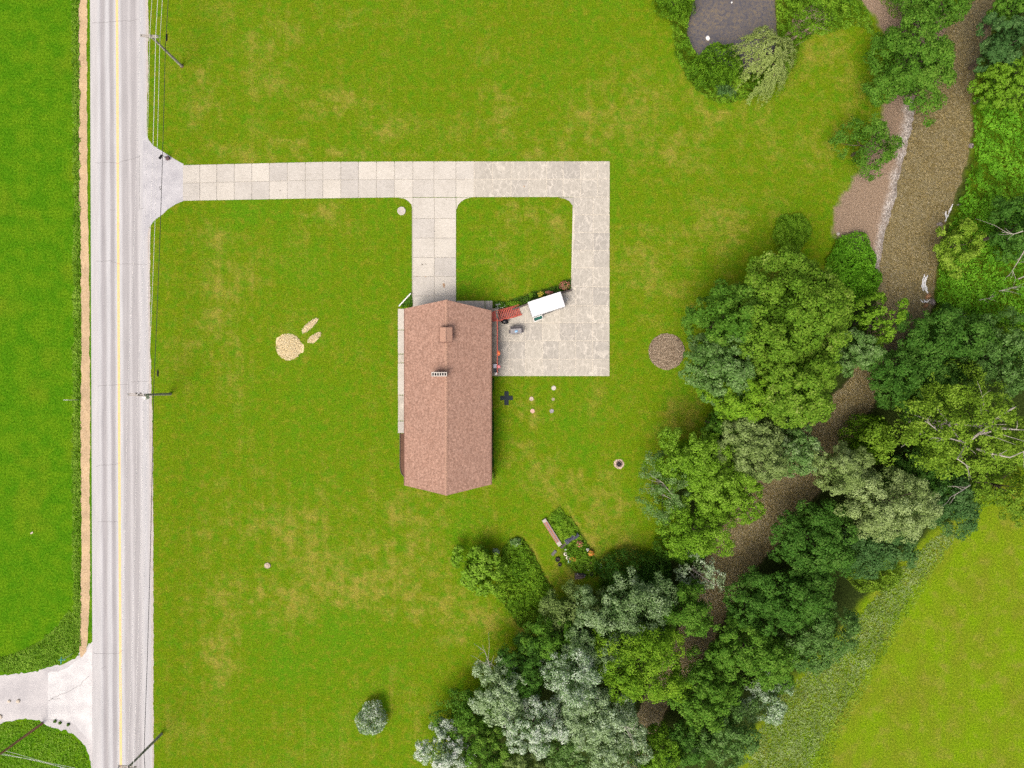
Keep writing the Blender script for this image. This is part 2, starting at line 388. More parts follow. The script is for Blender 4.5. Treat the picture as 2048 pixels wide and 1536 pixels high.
ds = g.ramp(g.noise(v, 6, 5, .8), [(.3, (0.10,0.068,0.042)), (.5, (0.225,0.165,0.115)), (.72, (0.40,0.32,0.25))])
gv = g.ramp(g.voro(v, 7, out='Color'), [(.1, (0.16,0.14,0.12)), (.5, (0.33,0.30,0.27)), (.9, (0.60,0.57,0.53))])
be = g.ramp(g.voro(v, 4.5, out='Color'), [(.1, (0.045,0.032,0.018)), (.6, (0.13,0.10,0.055)), (.95, (0.26,0.21,0.14))])
soil_shade = g.ramp(g.noise(v, 4, 4, .7), [(.3, (0.012,0.018,0.005)), (.55, (0.030,0.048,0.010)), (.75, (0.065,0.085,0.022))])  # bed and woodland soil; dark green paints shade into gaps between trees
c = g.mix(g.attr("soil"), gr, soil_shade)
c = g.mix(g.attr("field"), c, fd); c = g.mix(g.attr("meadow"), c, md); c = g.mix(g.attr("bar"), c, ds)
c = g.mix(g.attr("bed"), c, be); c = g.mix(g.attr("gravel"), c, gv)
g.base(c, .95); g.b.inputs["Specular IOR Level"].default_value = 0.0
g.bump(g.math('ADD', fine, g.math('MULTIPLY', micro, .5)), .55, .10)
GROUND = g.m

# one surface, cut into the pieces of the setting
fq = lambda a: np.asarray(a)[:-1, :-1].ravel()
reg_id = np.zeros(len(quads), int)                                  # 0 lawn
reg_id[fq(m_field) > .5] = 1
reg_id[fq(m_mead) > .5] = 2
reg_id[fq(np.maximum(m_bar, m_grav)) > .5] = 3
reg_id[fq(np.maximum(m_bed, m_pond)) > .5] = 4
for k, (nm, lab) in enumerate([("lawn", "mown lawn with dry patches around the brick-red roofed house"), ("crop_field", "lush green hay field west of the road"),
                               ("meadow", "yellow-green meadow beyond the creek trees"), ("gravel_bank", "bare brown dirt and pale gravel bank along the creek"),
                               ("creek_bed", "brown stony bed under the creek and pond water")]):
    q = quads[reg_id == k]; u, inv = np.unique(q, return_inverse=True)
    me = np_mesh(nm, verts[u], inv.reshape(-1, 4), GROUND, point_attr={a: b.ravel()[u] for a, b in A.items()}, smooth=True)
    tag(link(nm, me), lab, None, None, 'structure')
x0, x1, y0, y1 = VX.min(), VX.max(), VY.min(), VY.max(); F = 1800
ov = [(-F,-F,0),(F,-F,0),(F,F,0),(-F,F,0),(x0,y0,0),(x1,y0,0),(x1,y1,0),(x0,y1,0)]
me = np_mesh("ground", ov, [(0,1,5,4),(1,2,6,5),(2,3,7,6),(3,0,4,7)], GROUND)
tag(link("ground", me), "far grassland around the property", None, None, 'structure')

# ---------------------------------------------------------------- water
def strip_mesh(name, L, R, z, mat, sub=1):
    vs = []
    for a, b in zip(L, R): vs += [P(a[0], a[1], z), P(b[0], b[1], z)]
    fs = [(2*i, 2*i+2, 2*i+3, 2*i+1) for i in range(len(L)-1)]
    return np_mesh(name, vs, fs, mat)
t = NT("creek_water_surface"); v = t.geo()
rp = t.noise(t.geo((1, 1.0, 1)), 3.6, 3, .6, .7); rp2 = t.noise(v, 1.1, 3, .5)
sp = t.noise(v, 5.0, 4, .7)
c = t.ramp(sp, [(.30, (0.075,0.056,0.018)), (.48, (0.150,0.120,0.046)), (.60, (0.200,0.165,0.076)), (.76, (0.36,0.32,0.20))])
c = t.mix(t.mrange(rp2, .38, .66, 0, .6), c, (0.170,0.148,0.078))
c = t.mix(1.0, c, t.ramp(rp, [(.3, (.70,.68,.64)), (.5, (1,1,1)), (.68, (1.30,1.28,1.24))]), 'MULTIPLY')
t.base(c, .10); t.b.inputs["Specular IOR Level"].default_value = 0.6; t.b.inputs["IOR"].default_value = 1.33
t.bump(t.math('ADD', rp, t.math('MULTIPLY', rp2, .6)), .95, .22)
CREEK_W = t.m
off = 26
me = strip_mesh("creek", [(a-off, b) for a, b in creek_L[:len(creek_R)]], [(a+off, b) for a, b in creek_R[:len(creek_L)]], -0.52, CREEK_W) if len(creek_L) == len(creek_R) else None
if me is None:
    def resample(pl, n):
        p = np.array(pl, float); s = np.r_[0, np.cumsum(np.hypot(*np.diff(p, axis=0).T))]; q = np.linspace(0, s[-1], n)
        return list(zip(np.interp(q, s, p[:, 0]), np.interp(q, s, p[:, 1])))
    me = strip_mesh("creek", [(a-off, b) for a, b in resample(creek_L, 60)], [(a+off, b) for a, b in resample(creek_R, 60)], -0.52, CREEK_W)
tag(link("creek_water", me), "shallow rippling brown creek water", None, None, 'structure')
t = NT("pond_water_surface"); v = t.geo()
alg = t.noise(v, 2.6, 5, .8); alg2 = t.noise(v, .45, 3, .6)
c = t.ramp(alg, [(.34, (0.045,0.048,0.072)), (.48, (0.115,0.105,0.100)), (.6, (0.165,0.132,0.085)), (.74, (0.25,0.20,0.11))])
c = t.mix(t.mrange(alg2, .4, .65, 0, .6), c, (0.072,0.072,0.085))
t.base(c, .30); t.b.inputs["Specular IOR Level"].default_value = .5; t.bump(alg, .25, .03)
pm = MB(); pm.add([P(a, b, -.33) for a, b in smooth_poly([(1024+(a-1470)*1.12+446, (b-0)*1.08) for a, b in pond], 0)][::-1], [tuple(range(len(pond)))])
tag(pm.build("pond_water", t.m), "dark murky pond with floating brown algae", None, None, 'structure')

# ---------------------------------------------------------------- road, aprons, verges
def poly_sheet(name, poly, z, mat, parent=None):
    m_ = MB(); m_.add([P(a, b, z) for a, b in poly][::-1], [tuple(range(len(poly)))]); return m_.build(name, mat, parent)
rl = lambda y: 180.0+y*0.0036 if y < 1536 else 185.5
rr = lambda y: 291.5+y*0.0085
t = NT("road_asphalt"); u = t.n("UVMap"); sx = t.n("SeparateXYZ"); t.l(u.outputs[0], sx.inputs[0])
v = t.geo(); wob = t.math('ADD', sx.outputs[0], t.math('MULTIPLY', t.math('SUBTRACT', t.noise(t.geo((1, .12, 1)), .9, 2), .5), .03))
G0 = (0.385,0.392,0.405); TR = (0.300,0.296,0.308); LT = (0.430,0.440,0.452)
trk = t.ramp(wob, [(0, (0.41,0.41,0.415)), (.11, (0.425,0.426,0.43)), (.155, LT), (.20, TR), (.245, (0.31,0.306,0.312)), (.285, LT), (.325, LT), (.355, TR), (.40, (0.305,0.301,0.307)),
      (.44, LT), (.53, LT), (.57, (0.325,0.322,0.328)), (.645, (0.325,0.322,0.328)), (.69, (0.42,0.42,0.426)), (.735, (0.315,0.311,0.317)), (.805, (0.32,0.316,0.322)), (.855, (0.43,0.431,0.436)), (.93, G0), (1, (0.41,0.405,0.405))])
ag = t.noise(v, 9, 4, .8); lg = t.noise(t.geo((1, .07, 1)), 2.2, 3)
c = t.mix(1.0, trk, t.ramp(ag, [(.3, (.86,.86,.86)), (.7, (1.12,1.12,1.12))]), 'MULTIPLY')
c = t.mix(1.0, c, t.ramp(lg, [(.3, (.90,.90,.90)), (.7, (1.07,1.07,1.07))]), 'MULTIPLY')
t.base(c, .9); t.bump(ag, .3, .02); ROAD = t.m
ys = list(range(-900, 2500, 50))
vs = []; uv = []
for y in ys: vs += [P(rl(y), y, .008), P(rr(y), y, .008)]
me = np_mesh("road", vs, [(2*i, 2*i+2, 2*i+3, 2*i+1) for i in range(len(ys)-1)], ROAD)
uvl = me.uv_layers.new(name="UVMap")
for lp in me.loops: uvl.data[lp.index].uv = (float(lp.vertex_index % 2), vs[lp.vertex_index][1])
road = tag(link("road", me), "pale grey two-lane asphalt road with worn wheel tracks", None, None, 'structure')
YEL = flat("road_paint_yellow", (0.78,0.50,0.19), .7, .10, 3.0)
for dx in (-1.25, 1.25):
    m_ = MB(); n_ = len(ys)
    vv = []
    for y in ys:
        xc = 233.8 + y*0.0052; xc = xc + dx
        vv += [P(xc-1.0, y, .013), P(xc+1.0, y, .013)]
    m_.add(vv, [(2*i, 2*i+2, 2*i+3, 2*i+1) for i in range(n_-1)]); m_.build("centre_line", YEL, road)
CRK = flat("tar_crack", (0.16,0.155,0.155), .9, .3, 8)
def ribbon(m_, pts, wd, z):
    vv = []
    for i, p in enumerate(pts):
        q = pts[min(i+1, len(pts)-1)]; r = pts[max(i-1, 0)]; dx, dy = q[0]-r[0], q[1]-r[1]; L = math.hypot(dx, dy) or 1
        nx, ny = -dy/L*wd/2, dx/L*wd/2
        vv += [P(p[0]+nx, p[1]+ny, z), P(p[0]-nx, p[1]-ny, z)]
    m_.add(vv, [(2*i, 2*i+1, 2*i+3, 2*i+2) for i in range(len(pts)-1)])
def crack(pts, wd=.5, name="crack", parent=road, mat=CRK, z=.0145, jit=1.3):
    fine_ = []
    for (a, b), (c_, d) in zip(pts[:-1], pts[1:]):
        n_ = max(2, int(math.hypot(c_-a, d-b)/4))
        for i in range(n_): fine_.append((a+(c_-a)*i/n_+rng.normal(0, jit*.25), b+(d-b)*i/n_+rng.normal(0, jit*.45)))
    fine_.append(pts[-1]); m_ = MB(); ribbon(m_, fine_, wd, z); return m_.build(name, mat, parent)
for pts in ([(184,46),(212,45),(240,42),(262,42),(277,38)], [(190,326),(215,324),(234,327),(255,320),(279,314)], [(192,522),(222,522),(238,528),(275,528),(293,529)],
            [(195,772),(230,770),(258,769)], [(262,764),(275,763),(296,763)], [(192,934),(200,930),(218,930),(241,926)], [(196,1043),(222,1044),(236,1044)],
            [(186,1306),(205,1308),(238,1307),(246,1300)], [(220,421),(231,420)], [(278.5,310),(278.5,417),(292,417)], [(202,1338),(212,1332)]):
    crack(pts)
# driveway apron
def gravelly(name, a, b, c_, sc_=7, mot=.6):
    t = NT(name); v = t.geo(); n1 = t.noise(v, sc_, 5, .8); n2 = t.noise(v, mot, 4, .6)
    k = t.ramp(n1, [(.3, a), (.5, b), (.7, c_)]); k = t.mix(1.0, k, t.ramp(n2, [(.35, (.86,.86,.87)), (.65, (1.1,1.1,1.09))]), 'MULTIPLY')
    t.base(k, .92); t.bump(n1, .35, .03); return t.m
APR = gravelly("apron_asphalt", (0.30,0.305,0.325), (0.40,0.405,0.425), (0.47,0.47,0.485))
ap = poly_sheet("apron", [(286,262),(292,266),(297,279),(306,291),(330,306),(352,320),(367,328),(366.5,402),(352,408),(336,418),(326,428),(308,441),(298,456),(294,472),(286,474)], .012, APR)
tag(ap, "grey asphalt apron where the concrete driveway meets the road", None, None, 'structure')
BLK = flat("black_paint", (0.05,0.05,0.052), .7, .2)
m_ = MB()
for seg in ([(318,373.5),(323.5,373.5)], [(318.2,373.5),(320.8,380)], [(323.4,373.5),(320.8,380)]): ribbon(m_, seg, .8, .0165)
m_.build("painted_triangle", BLK, ap)
# dirt strip and grass strip west of the road
DIRT = gravelly("dry_dirt", (0.255,0.175,0.095), (0.44,0.325,0.195), (0.585,0.46,0.31), 5.5, .5)
def ragged_strip(name, L, R, z, mat, amp=2.0, step=6, lab=None, kind='structure'):
    L = np.array(L, float); R = np.array(R, float); yy = np.arange(L[0, 1], L[-1, 1]+1, step)
    xl = np.interp(yy, L[:, 1], L[:, 0]) + (fbm(yy/14, yy*0+3, 61)-.5)*amp*2 + rng.normal(0, amp*.3, len(yy))
    xr = np.interp(yy, R[:, 1], R[:, 0]) + (fbm(yy/14, yy*0+9, 62)-.5)*amp*2 + rng.normal(0, amp*.3, len(yy))
    vs = []
    for a, b, y in zip(xl, xr, yy): vs += [P(a, y, z), P(b, y, z)]
    me = np_mesh(name, vs, [(2*i, 2*i+2, 2*i+3, 2*i+1) for i in range(len(yy)-1)], mat)
    o = link(name, me); tag(o, lab, None, None, kind); return o
ragged_strip("dirt_verge", [(157,-300),(158,100),(158,400),(161,450),(163,700),(161,850),(163,1100),(161,1200),(158,1300),(160,1316)],
             [(175,-300),(173.5,100),(175,400),(179,600),(180,800),(179,1000),(180,1150),(178,1230),(173,1300),(168,1316)], .012, DIRT, 1.5, 5, "tan strip of bare dirt beside the west edge of the road")
EDGE = gravelly("edge_gravel", (0.24,0.215,0.19), (0.40,0.37,0.345), (0.52,0.49,0.47), 9, .8)
ragged_strip("road_shoulder", [(289.5,-300),(291,265)], [(296,-300),(296.5,100),(295,200),(293,266)], .0055, EDGE, 1.6, 4, "thin stony shoulder on the east road edge above the driveway")
ragged_strip("road_shoulder", [(294,455),(304,1700)], [(299.5,455),(301,700),(306,900),(307,1300),(308,1700)], .0055, EDGE, 1.3, 4, "thin stony shoulder on the east road edge below the driveway")
# side road at the bottom left
SIDE = gravelly("side_gravel", (0.33,0.325,0.33), (0.43,0.425,0.43), (0.50,0.49,0.485), 6, .35)
side_top = [(-330,1356),(0,1352),(48,1346),(70,1344),(95,1335),(125,1328),(150,1318),(158,1306),(170,1300),(178,1288),(186,1282)]
side_bot = [(186,1536),(186,1560),(183,1536),(178,1512),(172,1496),(160,1480),(142,1466),(112,1456),(92,1450),(78,1441),(60,1438),(30,1440),(8,1445),(0,1449),(-330,1500)]
def jitter_poly(poly, amp=1.2, step=5):
    out = []
    for (a, b), (c_, d) in zip(poly[:-1], poly[1:]):
        n_ = max(1, int(math.hypot(c_-a, d-b)/step))
        for i in range(n_): out.append((a+(c_-a)*i/n_+rng.normal(0, amp*.5), b+(d-b)*i/n_+rng.normal(0, amp)))
    return out + [poly[-1]]
sr = poly_sheet("side_road", jitter_poly(side_top)+jitter_poly(side_bot), .0105, SIDE)
tag(sr, "grey gravel side road joining from the lower left", None, None, 'structure')
PALE = gravelly("pale_concrete", (0.46,0.46,0.46), (0.53,0.53,0.53), (0.57,0.57,0.57), 5, .5)
pc = poly_sheet("side_road_apron", jitter_poly([(96,1346),(110,1344),(130,1338),(152,1322),(165,1312),(177,1296),(184.4,1284)], .6)+[(184.6,1488)]+jitter_poly([(182,1490),(172,1474),(160,1462),(152,1450),(140,1444),(125,1440),(96,1438)], 1.0)+[(96,1400)], .0145, PALE)
tag(pc, "whitish concrete apron between the gravel side road and the asphalt", None, None, 'structure')
for pts in ([(96,1402),(115,1392),(140,1382),(160,1370),(178,1352)], [(100,1399),(120,1396)]): crack(pts, 1.4, "crack", pc, flat("stain_grey", (0.34,0.34,0.34), .9, .2), .018, 2.0)
STO = gravelly("pale_stone", (0.30,0.25,0.19), (0.48,0.42,0.34), (0.62,0.57,0.49), 3, .8)
for k, (a, b, r, lab) in enumerate([(19,1402,3.4,"pale flat stone in the gravel side road, leftmost of the pair"), (37,1402,4.4,"larger brownish stone in the gravel side road beside a pale one"), (1,1433,5,"pale stone at the left picture edge on the gravel side road")]):
    x, y, _ = P(a, b); m_ = MB((x, y, 0)); rr_ = r/S
    m_.lathe((x, y, 0), [(rr_*1.0, 0), (rr_*.98, .10), (rr_*.8, .16), (rr_*.3, .19), (0, .19)], 9, 1, .85, k); tag(m_.build("stone", STO), lab, "stone", "stones in the side road")

# ---------------------------------------------------------------- concrete driveway and patio, slab by slab
def concrete(name, tones, stain, lines=0.0, streak=(1, 1, 1)):
    t = NT(name); v = t.geo(streak); v1 = t.geo(); oi = t.n("ObjectInfo")
    n1 = t.noise(v, 2.4, 5, .65); n2 = t.noise(v1, 9, 4, .8); n3 = t.noise(v1, .45, 3)
    k = t.ramp(n1, [(.3, tones[0]), (.5, tones[1]), (.7, tones[2])])
    k = t.mix(t.mrange(n3, .45, .68, 0, stain), k, (0.30,0.285,0.25))
    k = t.mix(1.0, k, t.ramp(n2, [(.3, (.86,.86,.85)), (.7, (1.1,1.1,1.1))]), 'MULTIPLY')
    k = t.mix(1.0, k, t.ramp(oi.outputs["Random"], [(0, (.90,.90,.91)), (1, (1.09,1.08,1.05))]), 'MULTIPLY')
    if lines:
        dv = t.n("TexNoise"); dv.inputs["Scale"].default_value = 1.3; t.l(v1, dv.inputs["Vector"])
        vm = t.n("VectorMath"); vm.operation = 'MULTIPLY_ADD'; t.l(dv.outputs["Color"], vm.inputs[0]); vm.inputs[1].default_value = (1.1, 1.1, 0); t.l(v, vm.inputs[2])
        e = t.voro(vm.outputs[0], 1.05, 'DISTANCE_TO_EDGE')
        k = t.mix(t.math('MULTIPLY', t.mrange(e, .0, .065, 1, 0), t.mrange(t.noise(v1, .9, 2), .38, .55, 0, lines)), k, (0.58,0.55,0.48))
    t.base(k, .9); t.bump(n2, .25, .02); return t.m
CLEAN = concrete("concrete_clean", [(0.40,0.388,0.350), (0.46,0.446,0.408), (0.50,0.486,0.450)], .25, 0, (1, 2.2, 1))
WORN = concrete("concrete_worn", [(0.33,0.318,0.280), (0.385,0.370,0.328), (0.44,0.423,0.378)], .30, .75, (1.2, .7, 1))
GREY = concrete("concrete_grey", [(0.16,0.15,0.13), (0.23,0.215,0.185), (0.33,0.30,0.26)], .3)
JOINT_D = flat("joint_dark", (0.33,0.315,0.275), .95, .2, 5)
JOINT = flat("joint_sand", (0.50,0.47,0.40), .95, .2, 5)
drive = empty("driveway", (0, 0, 0), "pale concrete slab driveway looping to the house and patio", None); drive["kind"] = 'structure'
del_ = None
def slab(poly, mat, parent=drive, top=.05, gap=.52, name="slab"):
    """poly in photo pixels; a real joint is left round each slab"""
    if mat.name == 'concrete_worn' and gap > .5: gap = .7
    n_ = len(poly); cx = sum(p[0] for p in poly)/n_; cy = sum(p[1] for p in poly)/n_
    q = []
    for a, b in poly:
        dx, dy = cx-a, cy-b
        q.append((a+math.copysign(min(gap, abs(dx)), dx), b+math.copysign(min(gap, abs(dy)), dy)))
    x, y, _ = P(cx, cy); m_ = MB((x, y, 0))
    dz = float(rng.normal(0, .004))
    m_.prism([P(a, b)[:2] for a, b in q], -.05, top+dz, .012)
    o = m_.build(name, mat, parent); o.location = (x-parent.location.x, y-parent.location.y, 0); return o
yt = lambda x: np.interp(x, [366,640,826,1220], [330,323.5,322.5,322]); yb = lambda x: np.interp(x, [366,640,826,1220], [402,397,395,394.5])
cols = [366,400,434,469,504,539,575,611,646,682,717,753,789,826,868,912,948,985,1022,1058,1093,1126,1161,1195,1220]
for a, b in zip(cols[:-1], cols[1:]):
    ym = lambda x: yt(x)+36.5
    mt = CLEAN if a < 930 else WORN
    slab([(a, yt(a)), (b, yt(b)), (b, ym(b)), (a, ym(a))], mt); slab([(a, ym(a)), (b, ym(b)), (b, yb(b)), (a, yb(a))], mt)
for x_a, x_b in ((826, 869), (869, 912.5)):
    rows = [395,437,476,515,553,592,629]
    for a, b in zip(rows[:-1], rows[1:]): slab([(x_a, a), (x_b, a), (x_b, b), (x_a, b)], CLEAN)
slab([(796,395.3),(826,395),(826,419),(823,409),(817,402),(808,397)], CLEAN, gap=.2)
slab([(912.5,395),(942,394.8),(931,397.5),(922,403),(916,410),(912.5,420)], CLEAN, gap=.2)
lx = lambda y: np.interp(y, [394, 430, 574], [1147, 1149, 1142])
slab([(1116,394.7),(1147.5,394.6),(1148.5,425),(1146,412),(1139,402),(1129,397)], WORN, gap=.2)
rows = [394.5,430,465,501,536,574]
for a, b in zip(rows[:-1], rows[1:]):
    slab([(lx(a), a), (1186, a), (1186, b), (lx(b), b)], WORN); slab([(1186, a), (1220, a), (1219.5, b), (1186, b)], WORN)
rows = [574,612,646,682,719,752.5]; pcs = [984,1018,1051,1085,1118,1151,1185,1219.3]
for a, b in zip(rows[:-1], rows[1:]):
    for x_a, x_b in zip(pcs[:-1], pcs[1:]):
        q = [(x_a, a), (x_b, a), (x_b, b), (x_a, b)]
        for l0, l1 in (((985,633), (1120,586)), ((1120,586), (1143,581.5))):
            if q and len(q) > 2 and x_a < 1143: q = clip_half(q, l0, l1) if (l0[0] < x_b and (l1[0] > x_a)) else q
        if len(q) > 2: slab(q, WORN)
for q in ([(824,396),(912,396),(912,628),(824,628)], [(366,331),(930,324),(930,393),(366,400)], [(930.1,323.5),(1219,323),(1219,393.5),(930.1,393.5)], [(1146,390),(1219,390),(1219,752),(984,752),(984,634),(1119,588),(1142,583)]):
    poly_sheet("joint_bed", q, .02 if q[0][0] not in (366, 930.1) else .024, JOINT if q[0][0] > 930 else JOINT_D, drive)
walk = empty("walkway", (0, 0, 0), "narrow concrete walk along the west wall and pad at the north corner of the house", None); walk["kind"] = 'structure'
for a, b in zip([617,660,708,726,790,842,866.5], [660,708,726,790,842,866.5][0:6]):
    mt = concrete if False else CLEAN
    slab([(795.5, a), (813, a), (813, b), (795.5, b)], WORN if a in (708, 790) else CLEAN, walk, .055)
slab([(912.5,601),(970,601),(970,632),(912.5,632)], WORN, walk, .055); slab([(970,601),(985.5,601),(985.5,632),(970,632)], WORN, walk, .055)
# ---------------------------------------------------------------- house
ZE, ZR = 3.5, 5.25
hb = P(893, 795, 0)
house = empty("house", hb, "long single-storey house with reddish brown shingle gable roof", "house")
t = NT("roof_shingles"); v = t.geo()
br = t.n("TexBrick"); br.offset = .5; br.inputs["Scale"].default_value = 1.0; br.inputs["Brick Width"].default_value = .34; br.inputs["Row Height"].default_value = .17
br.inputs["Mortar Size"].default_value = .012; br.inputs["Mortar Smooth"].default_value = .3; br.inputs["Bias"].default_value = 0.0
br.inputs["Color1"].default_value = (0.215,0.115,0.080,1); br.inputs["Color2"].default_value = (0.40,0.255,0.195,1); br.inputs["Mortar"].default_value = (0.13,0.075,0.055,1)
sw = t.n("Mapping"); sw.inputs["Rotation"].default_value = (0, 0, math.pi/2); t.l(v, sw.inputs[0]); t.l(sw.outputs[0], br.inputs["Vector"])
n1 = t.noise(v, 4.6, 3, .7); n2 = t.noise(v, .35, 3)
k = t.mix(1.0, t.mix(.65, br.outputs["Color"], (0.292,0.182,0.136)), t.ramp(n1, [(.3, (.66,.64,.62)), (.5, (1,1,1)), (.7, (1.4,1.42,1.44))]), 'MULTIPLY')
k = t.mix(1.0, k, t.ramp(n2, [(.35, (.97,.97,.98)), (.65, (1.03,1.02,1.02))]), 'MULTIPLY')
t.base(k, .92); t.bump(br.outputs["Fac"], -.35, .03); SHING = t.m
CAP = flat("ridge_shingle", (0.33,0.205,0.15), .9, .15, 5)
BRICK = NT("house_brick"); v = BRICK.geo(); b_ = BRICK.n("TexBrick"); b_.inputs["Scale"].default_value = 1; b_.inputs["Brick Width"].default_value = .22; b_.inputs["Row Height"].default_value = .075
b_.inputs["Mortar Size"].default_value = .008; b_.inputs["Color1"].default_value = (0.26,0.12,0.08,1); b_.inputs["Color2"].default_value = (0.34,0.18,0.12,1); b_.inputs["Mortar"].default_value = (0.4,0.38,0.35,1)
mp = BRICK.n("Mapping"); mp.inputs["Rotation"].default_value = (math.pi/2, 0, math.pi/4); BRICK.l(v, mp.inputs[0]); BRICK.l(mp.outputs[0], b_.inputs["Vector"]); BRICK = BRICK.base(b_.outputs["Color"], .9)
WHITE = flat("white_paint", (0.72,0.72,0.71), .5, .05, 3); DARKG = flat("dark_glass", (0.04,0.05,0.06), .1, .1)
EL = [P(809.5,617,ZE), P(809.5,971,ZE)]; ER = [P(982,621,ZE), P(981.7,969,ZE)]; RN, RS = P(892.5,599.5,ZR), P(892.8,991,ZR)
def slope(name, e0, e1, r1, r0):
    m_ = MB(hb); th = .16
    top = [e0, e1, r1, r0]; bot = [(x, y, z-th) for x, y, z in top]
    m_.add(top+bot, [(0,1,2,3),(7,6,5,4),(0,4,5,1),(1,5,6,2),(3,2,6,7),(0,3,7,4)]); return m_.build(name, SHING, house)
roof_w = slope("roof", EL[0], EL[1], RS, RN); roof_e = slope("roof", ER[1], ER[0], RN, RS)
m_ = MB(hb)
for k in range(64):                                   # overlapping ridge caps
    a = k/64; b = (k+1.25)/64
    y_a = RN[1]+(RS[1]-RN[1])*a; y_b = RN[1]+(RS[1]-RN[1])*min(b, 1)
    z0 = ZR+.055; z1 = ZR+.03
    m_.add([(RN[0]-.17, y_a, z0-.06), (RN[0], y_a, z0), (RN[0]+.17, y_a, z0-.06), (RN[0]-.17, y_b, z1-.06), (RN[0], y_b, z1), (RN[0]+.17, y_b, z1-.06)], [(0,3,4,1), (1,4,5,2)])
m_.build("ridge_cap", CAP, house)
FASC = flat("fascia_brown", (0.17,0.09,0.065), .6, .1)
for e, sgn in ((EL, -1), (ER, 1)):
    m_ = MB(hb); ln = abs(e[0][1]-e[1][1]); m_.box((e[0][0]+sgn*.05, (e[0][1]+e[1][1])/2, ZE-.12), (.11, ln, .12)); m_.build("gutter", FASC, house)
xw0, xw1 = EL[0][0]+.62, ER[0][0]-.5; yn, ys_ = EL[0][1]-.25, EL[1][1]+.4
m_ = MB(hb)
zt = lambda x: ZE-.2 + (ZR-ZE)*(1-abs(x-RN[0])/(RN[0]-EL[0][0]))
for y in (yn, ys_): m_.add([(xw0,y,0),(xw1,y,0),(xw1,y,zt(xw1)),(RN[0],y,ZR-.2),(xw0,y,zt(xw0))], [(0,1,2,3,4) if y == ys_ else (4,3,2,1,0)])
m_.add([(xw0,yn,0),(xw0,ys_,0),(xw0,ys_,zt(xw0)),(xw0,yn,zt(xw0))], [(0,1,2,3)]); m_.add([(xw1,yn,0),(xw1,ys_,0),(xw1,ys_,zt(xw1)),(xw1,yn,zt(xw1))], [(3,2,1,0)])
m_.build("wall", BRICK, house)
def wbox(name, x, y, z, dx, dy, dz, mat): m_ = MB(hb); m_.box((x, y, z), (dx, dy, dz)); return m_.build(name, mat, house)
gd = wbox("garage_door", P(869,600)[0], yn+.03, 1.1, 4.6, .08, 2.2, WHITE)
for k in range(3): m_ = MB(hb); m_.box((P(869,600)[0], yn+.08, .45+.55*k), (4.5, .03, .04)); m_.build("panel_rib", DARKG, gd)
for yy in (690, 770, 900): 
    for xx, sg in ((xw0, -1), (xw1, 1)):
        wd = wbox("window", xx+sg*.02, P(0,yy)[1], 2.1, .10, 1.7, 1.2, WHITE)
        m_ = MB(hb); m_.box((xx+sg*.075, P(0,yy)[1], 2.1), (.03, 1.5, 1.0)); m_.build("pane", DARKG, wd)
wbox("door", xw0-.03, P(0,725)[1], 1.15, .08, 1.0, 2.1, flat("door_red", (0.28,0.05,0.04), .5))
# cupola on the ridge
cu = MB(hb); cx0, cy0, _ = P(890.5, 669, 6.2); zc = 5.0
cu.box((RN[0], cy0, 5.35), (1.05, 1.35, .9)); cu_o = cu.build("cupola", FASC, house)
m_ = MB(hb); hw, hl, z0, z1 = .72, .84, 5.78, 6.12
m_.add([(RN[0]-hw,cy0-hl,z0),(RN[0]-hw,cy0+hl,z0),(RN[0],cy0+hl,z1),(RN[0],cy0-hl,z1),(RN[0]+hw,cy0-hl,z0),(RN[0]+hw,cy0+hl,z0)], [(0,3,2,1),(3,4,5,2),(0,4,3),(1,2,5),(0,1,5,4)])
m_.build("cupola_roof", flat("cupola_shingle", (0.335,0.205,0.15), .9, .2, 9), cu_o)
for sy in (-1, 1):  # dark boards added to draw the shading along the cupola's edges
    m_ = MB(hb); m_.box((RN[0], cy0+sy*(hl+.05), 5.80), (2*hw, .09, .12)); m_.build("eave_shade_board", FASC, cu_o)
for sx_ in (-1, 1):
    m_ = MB(hb); m_.box((RN[0]+sx_*(hw+.03), cy0, 5.74), (.07, 2*hl, .10)); m_.build("eave_shade_board", FASC, cu_o)
m_ = MB(hb); m_.box((RN[0], cy0, z1+.01), (.14, 2*hl, .04)); m_.build("ridge_cap", CAP, cu_o)
# chimney with six flues
ch = P(878.5, 748.5, 6.3); CHM = concrete("chimney_block", [(0.36,0.34,0.31), (0.46,0.44,0.41), (0.54,0.52,0.49)], .2); SOOT = flat("soot", (0.012,0.012,0.012), .95, .1)
L_, W_ = M(31, 6.3), M(8.6, 6.3)
m_ = MB(hb); m_.box((ch[0], ch[1], 5.25), (L_-.12, W_-.1, 2.0)); cho = m_.build("chimney", BRICK, house)
m_ = MB(hb)
for sy in (-1, 1): m_.box((ch[0], ch[1]+sy*(W_/2-.05), 6.3), (L_, .10, .14))
fw = (L_-.2)/6
for k in range(7): m_.box((ch[0]-L_/2+.05+k*(L_-.1)/6, ch[1], 6.3), (.10, W_-.2, .138))
m_.build("chimney_crown", CHM, cho)
for k in range(6):
    m_ = MB(hb); m_.box((ch[0]-L_/2+.05+(k+.5)*(L_-.1)/6, ch[1], 6.253), (fw-.03, W_-.21, .02)); m_.build("flue", SOOT, cho)
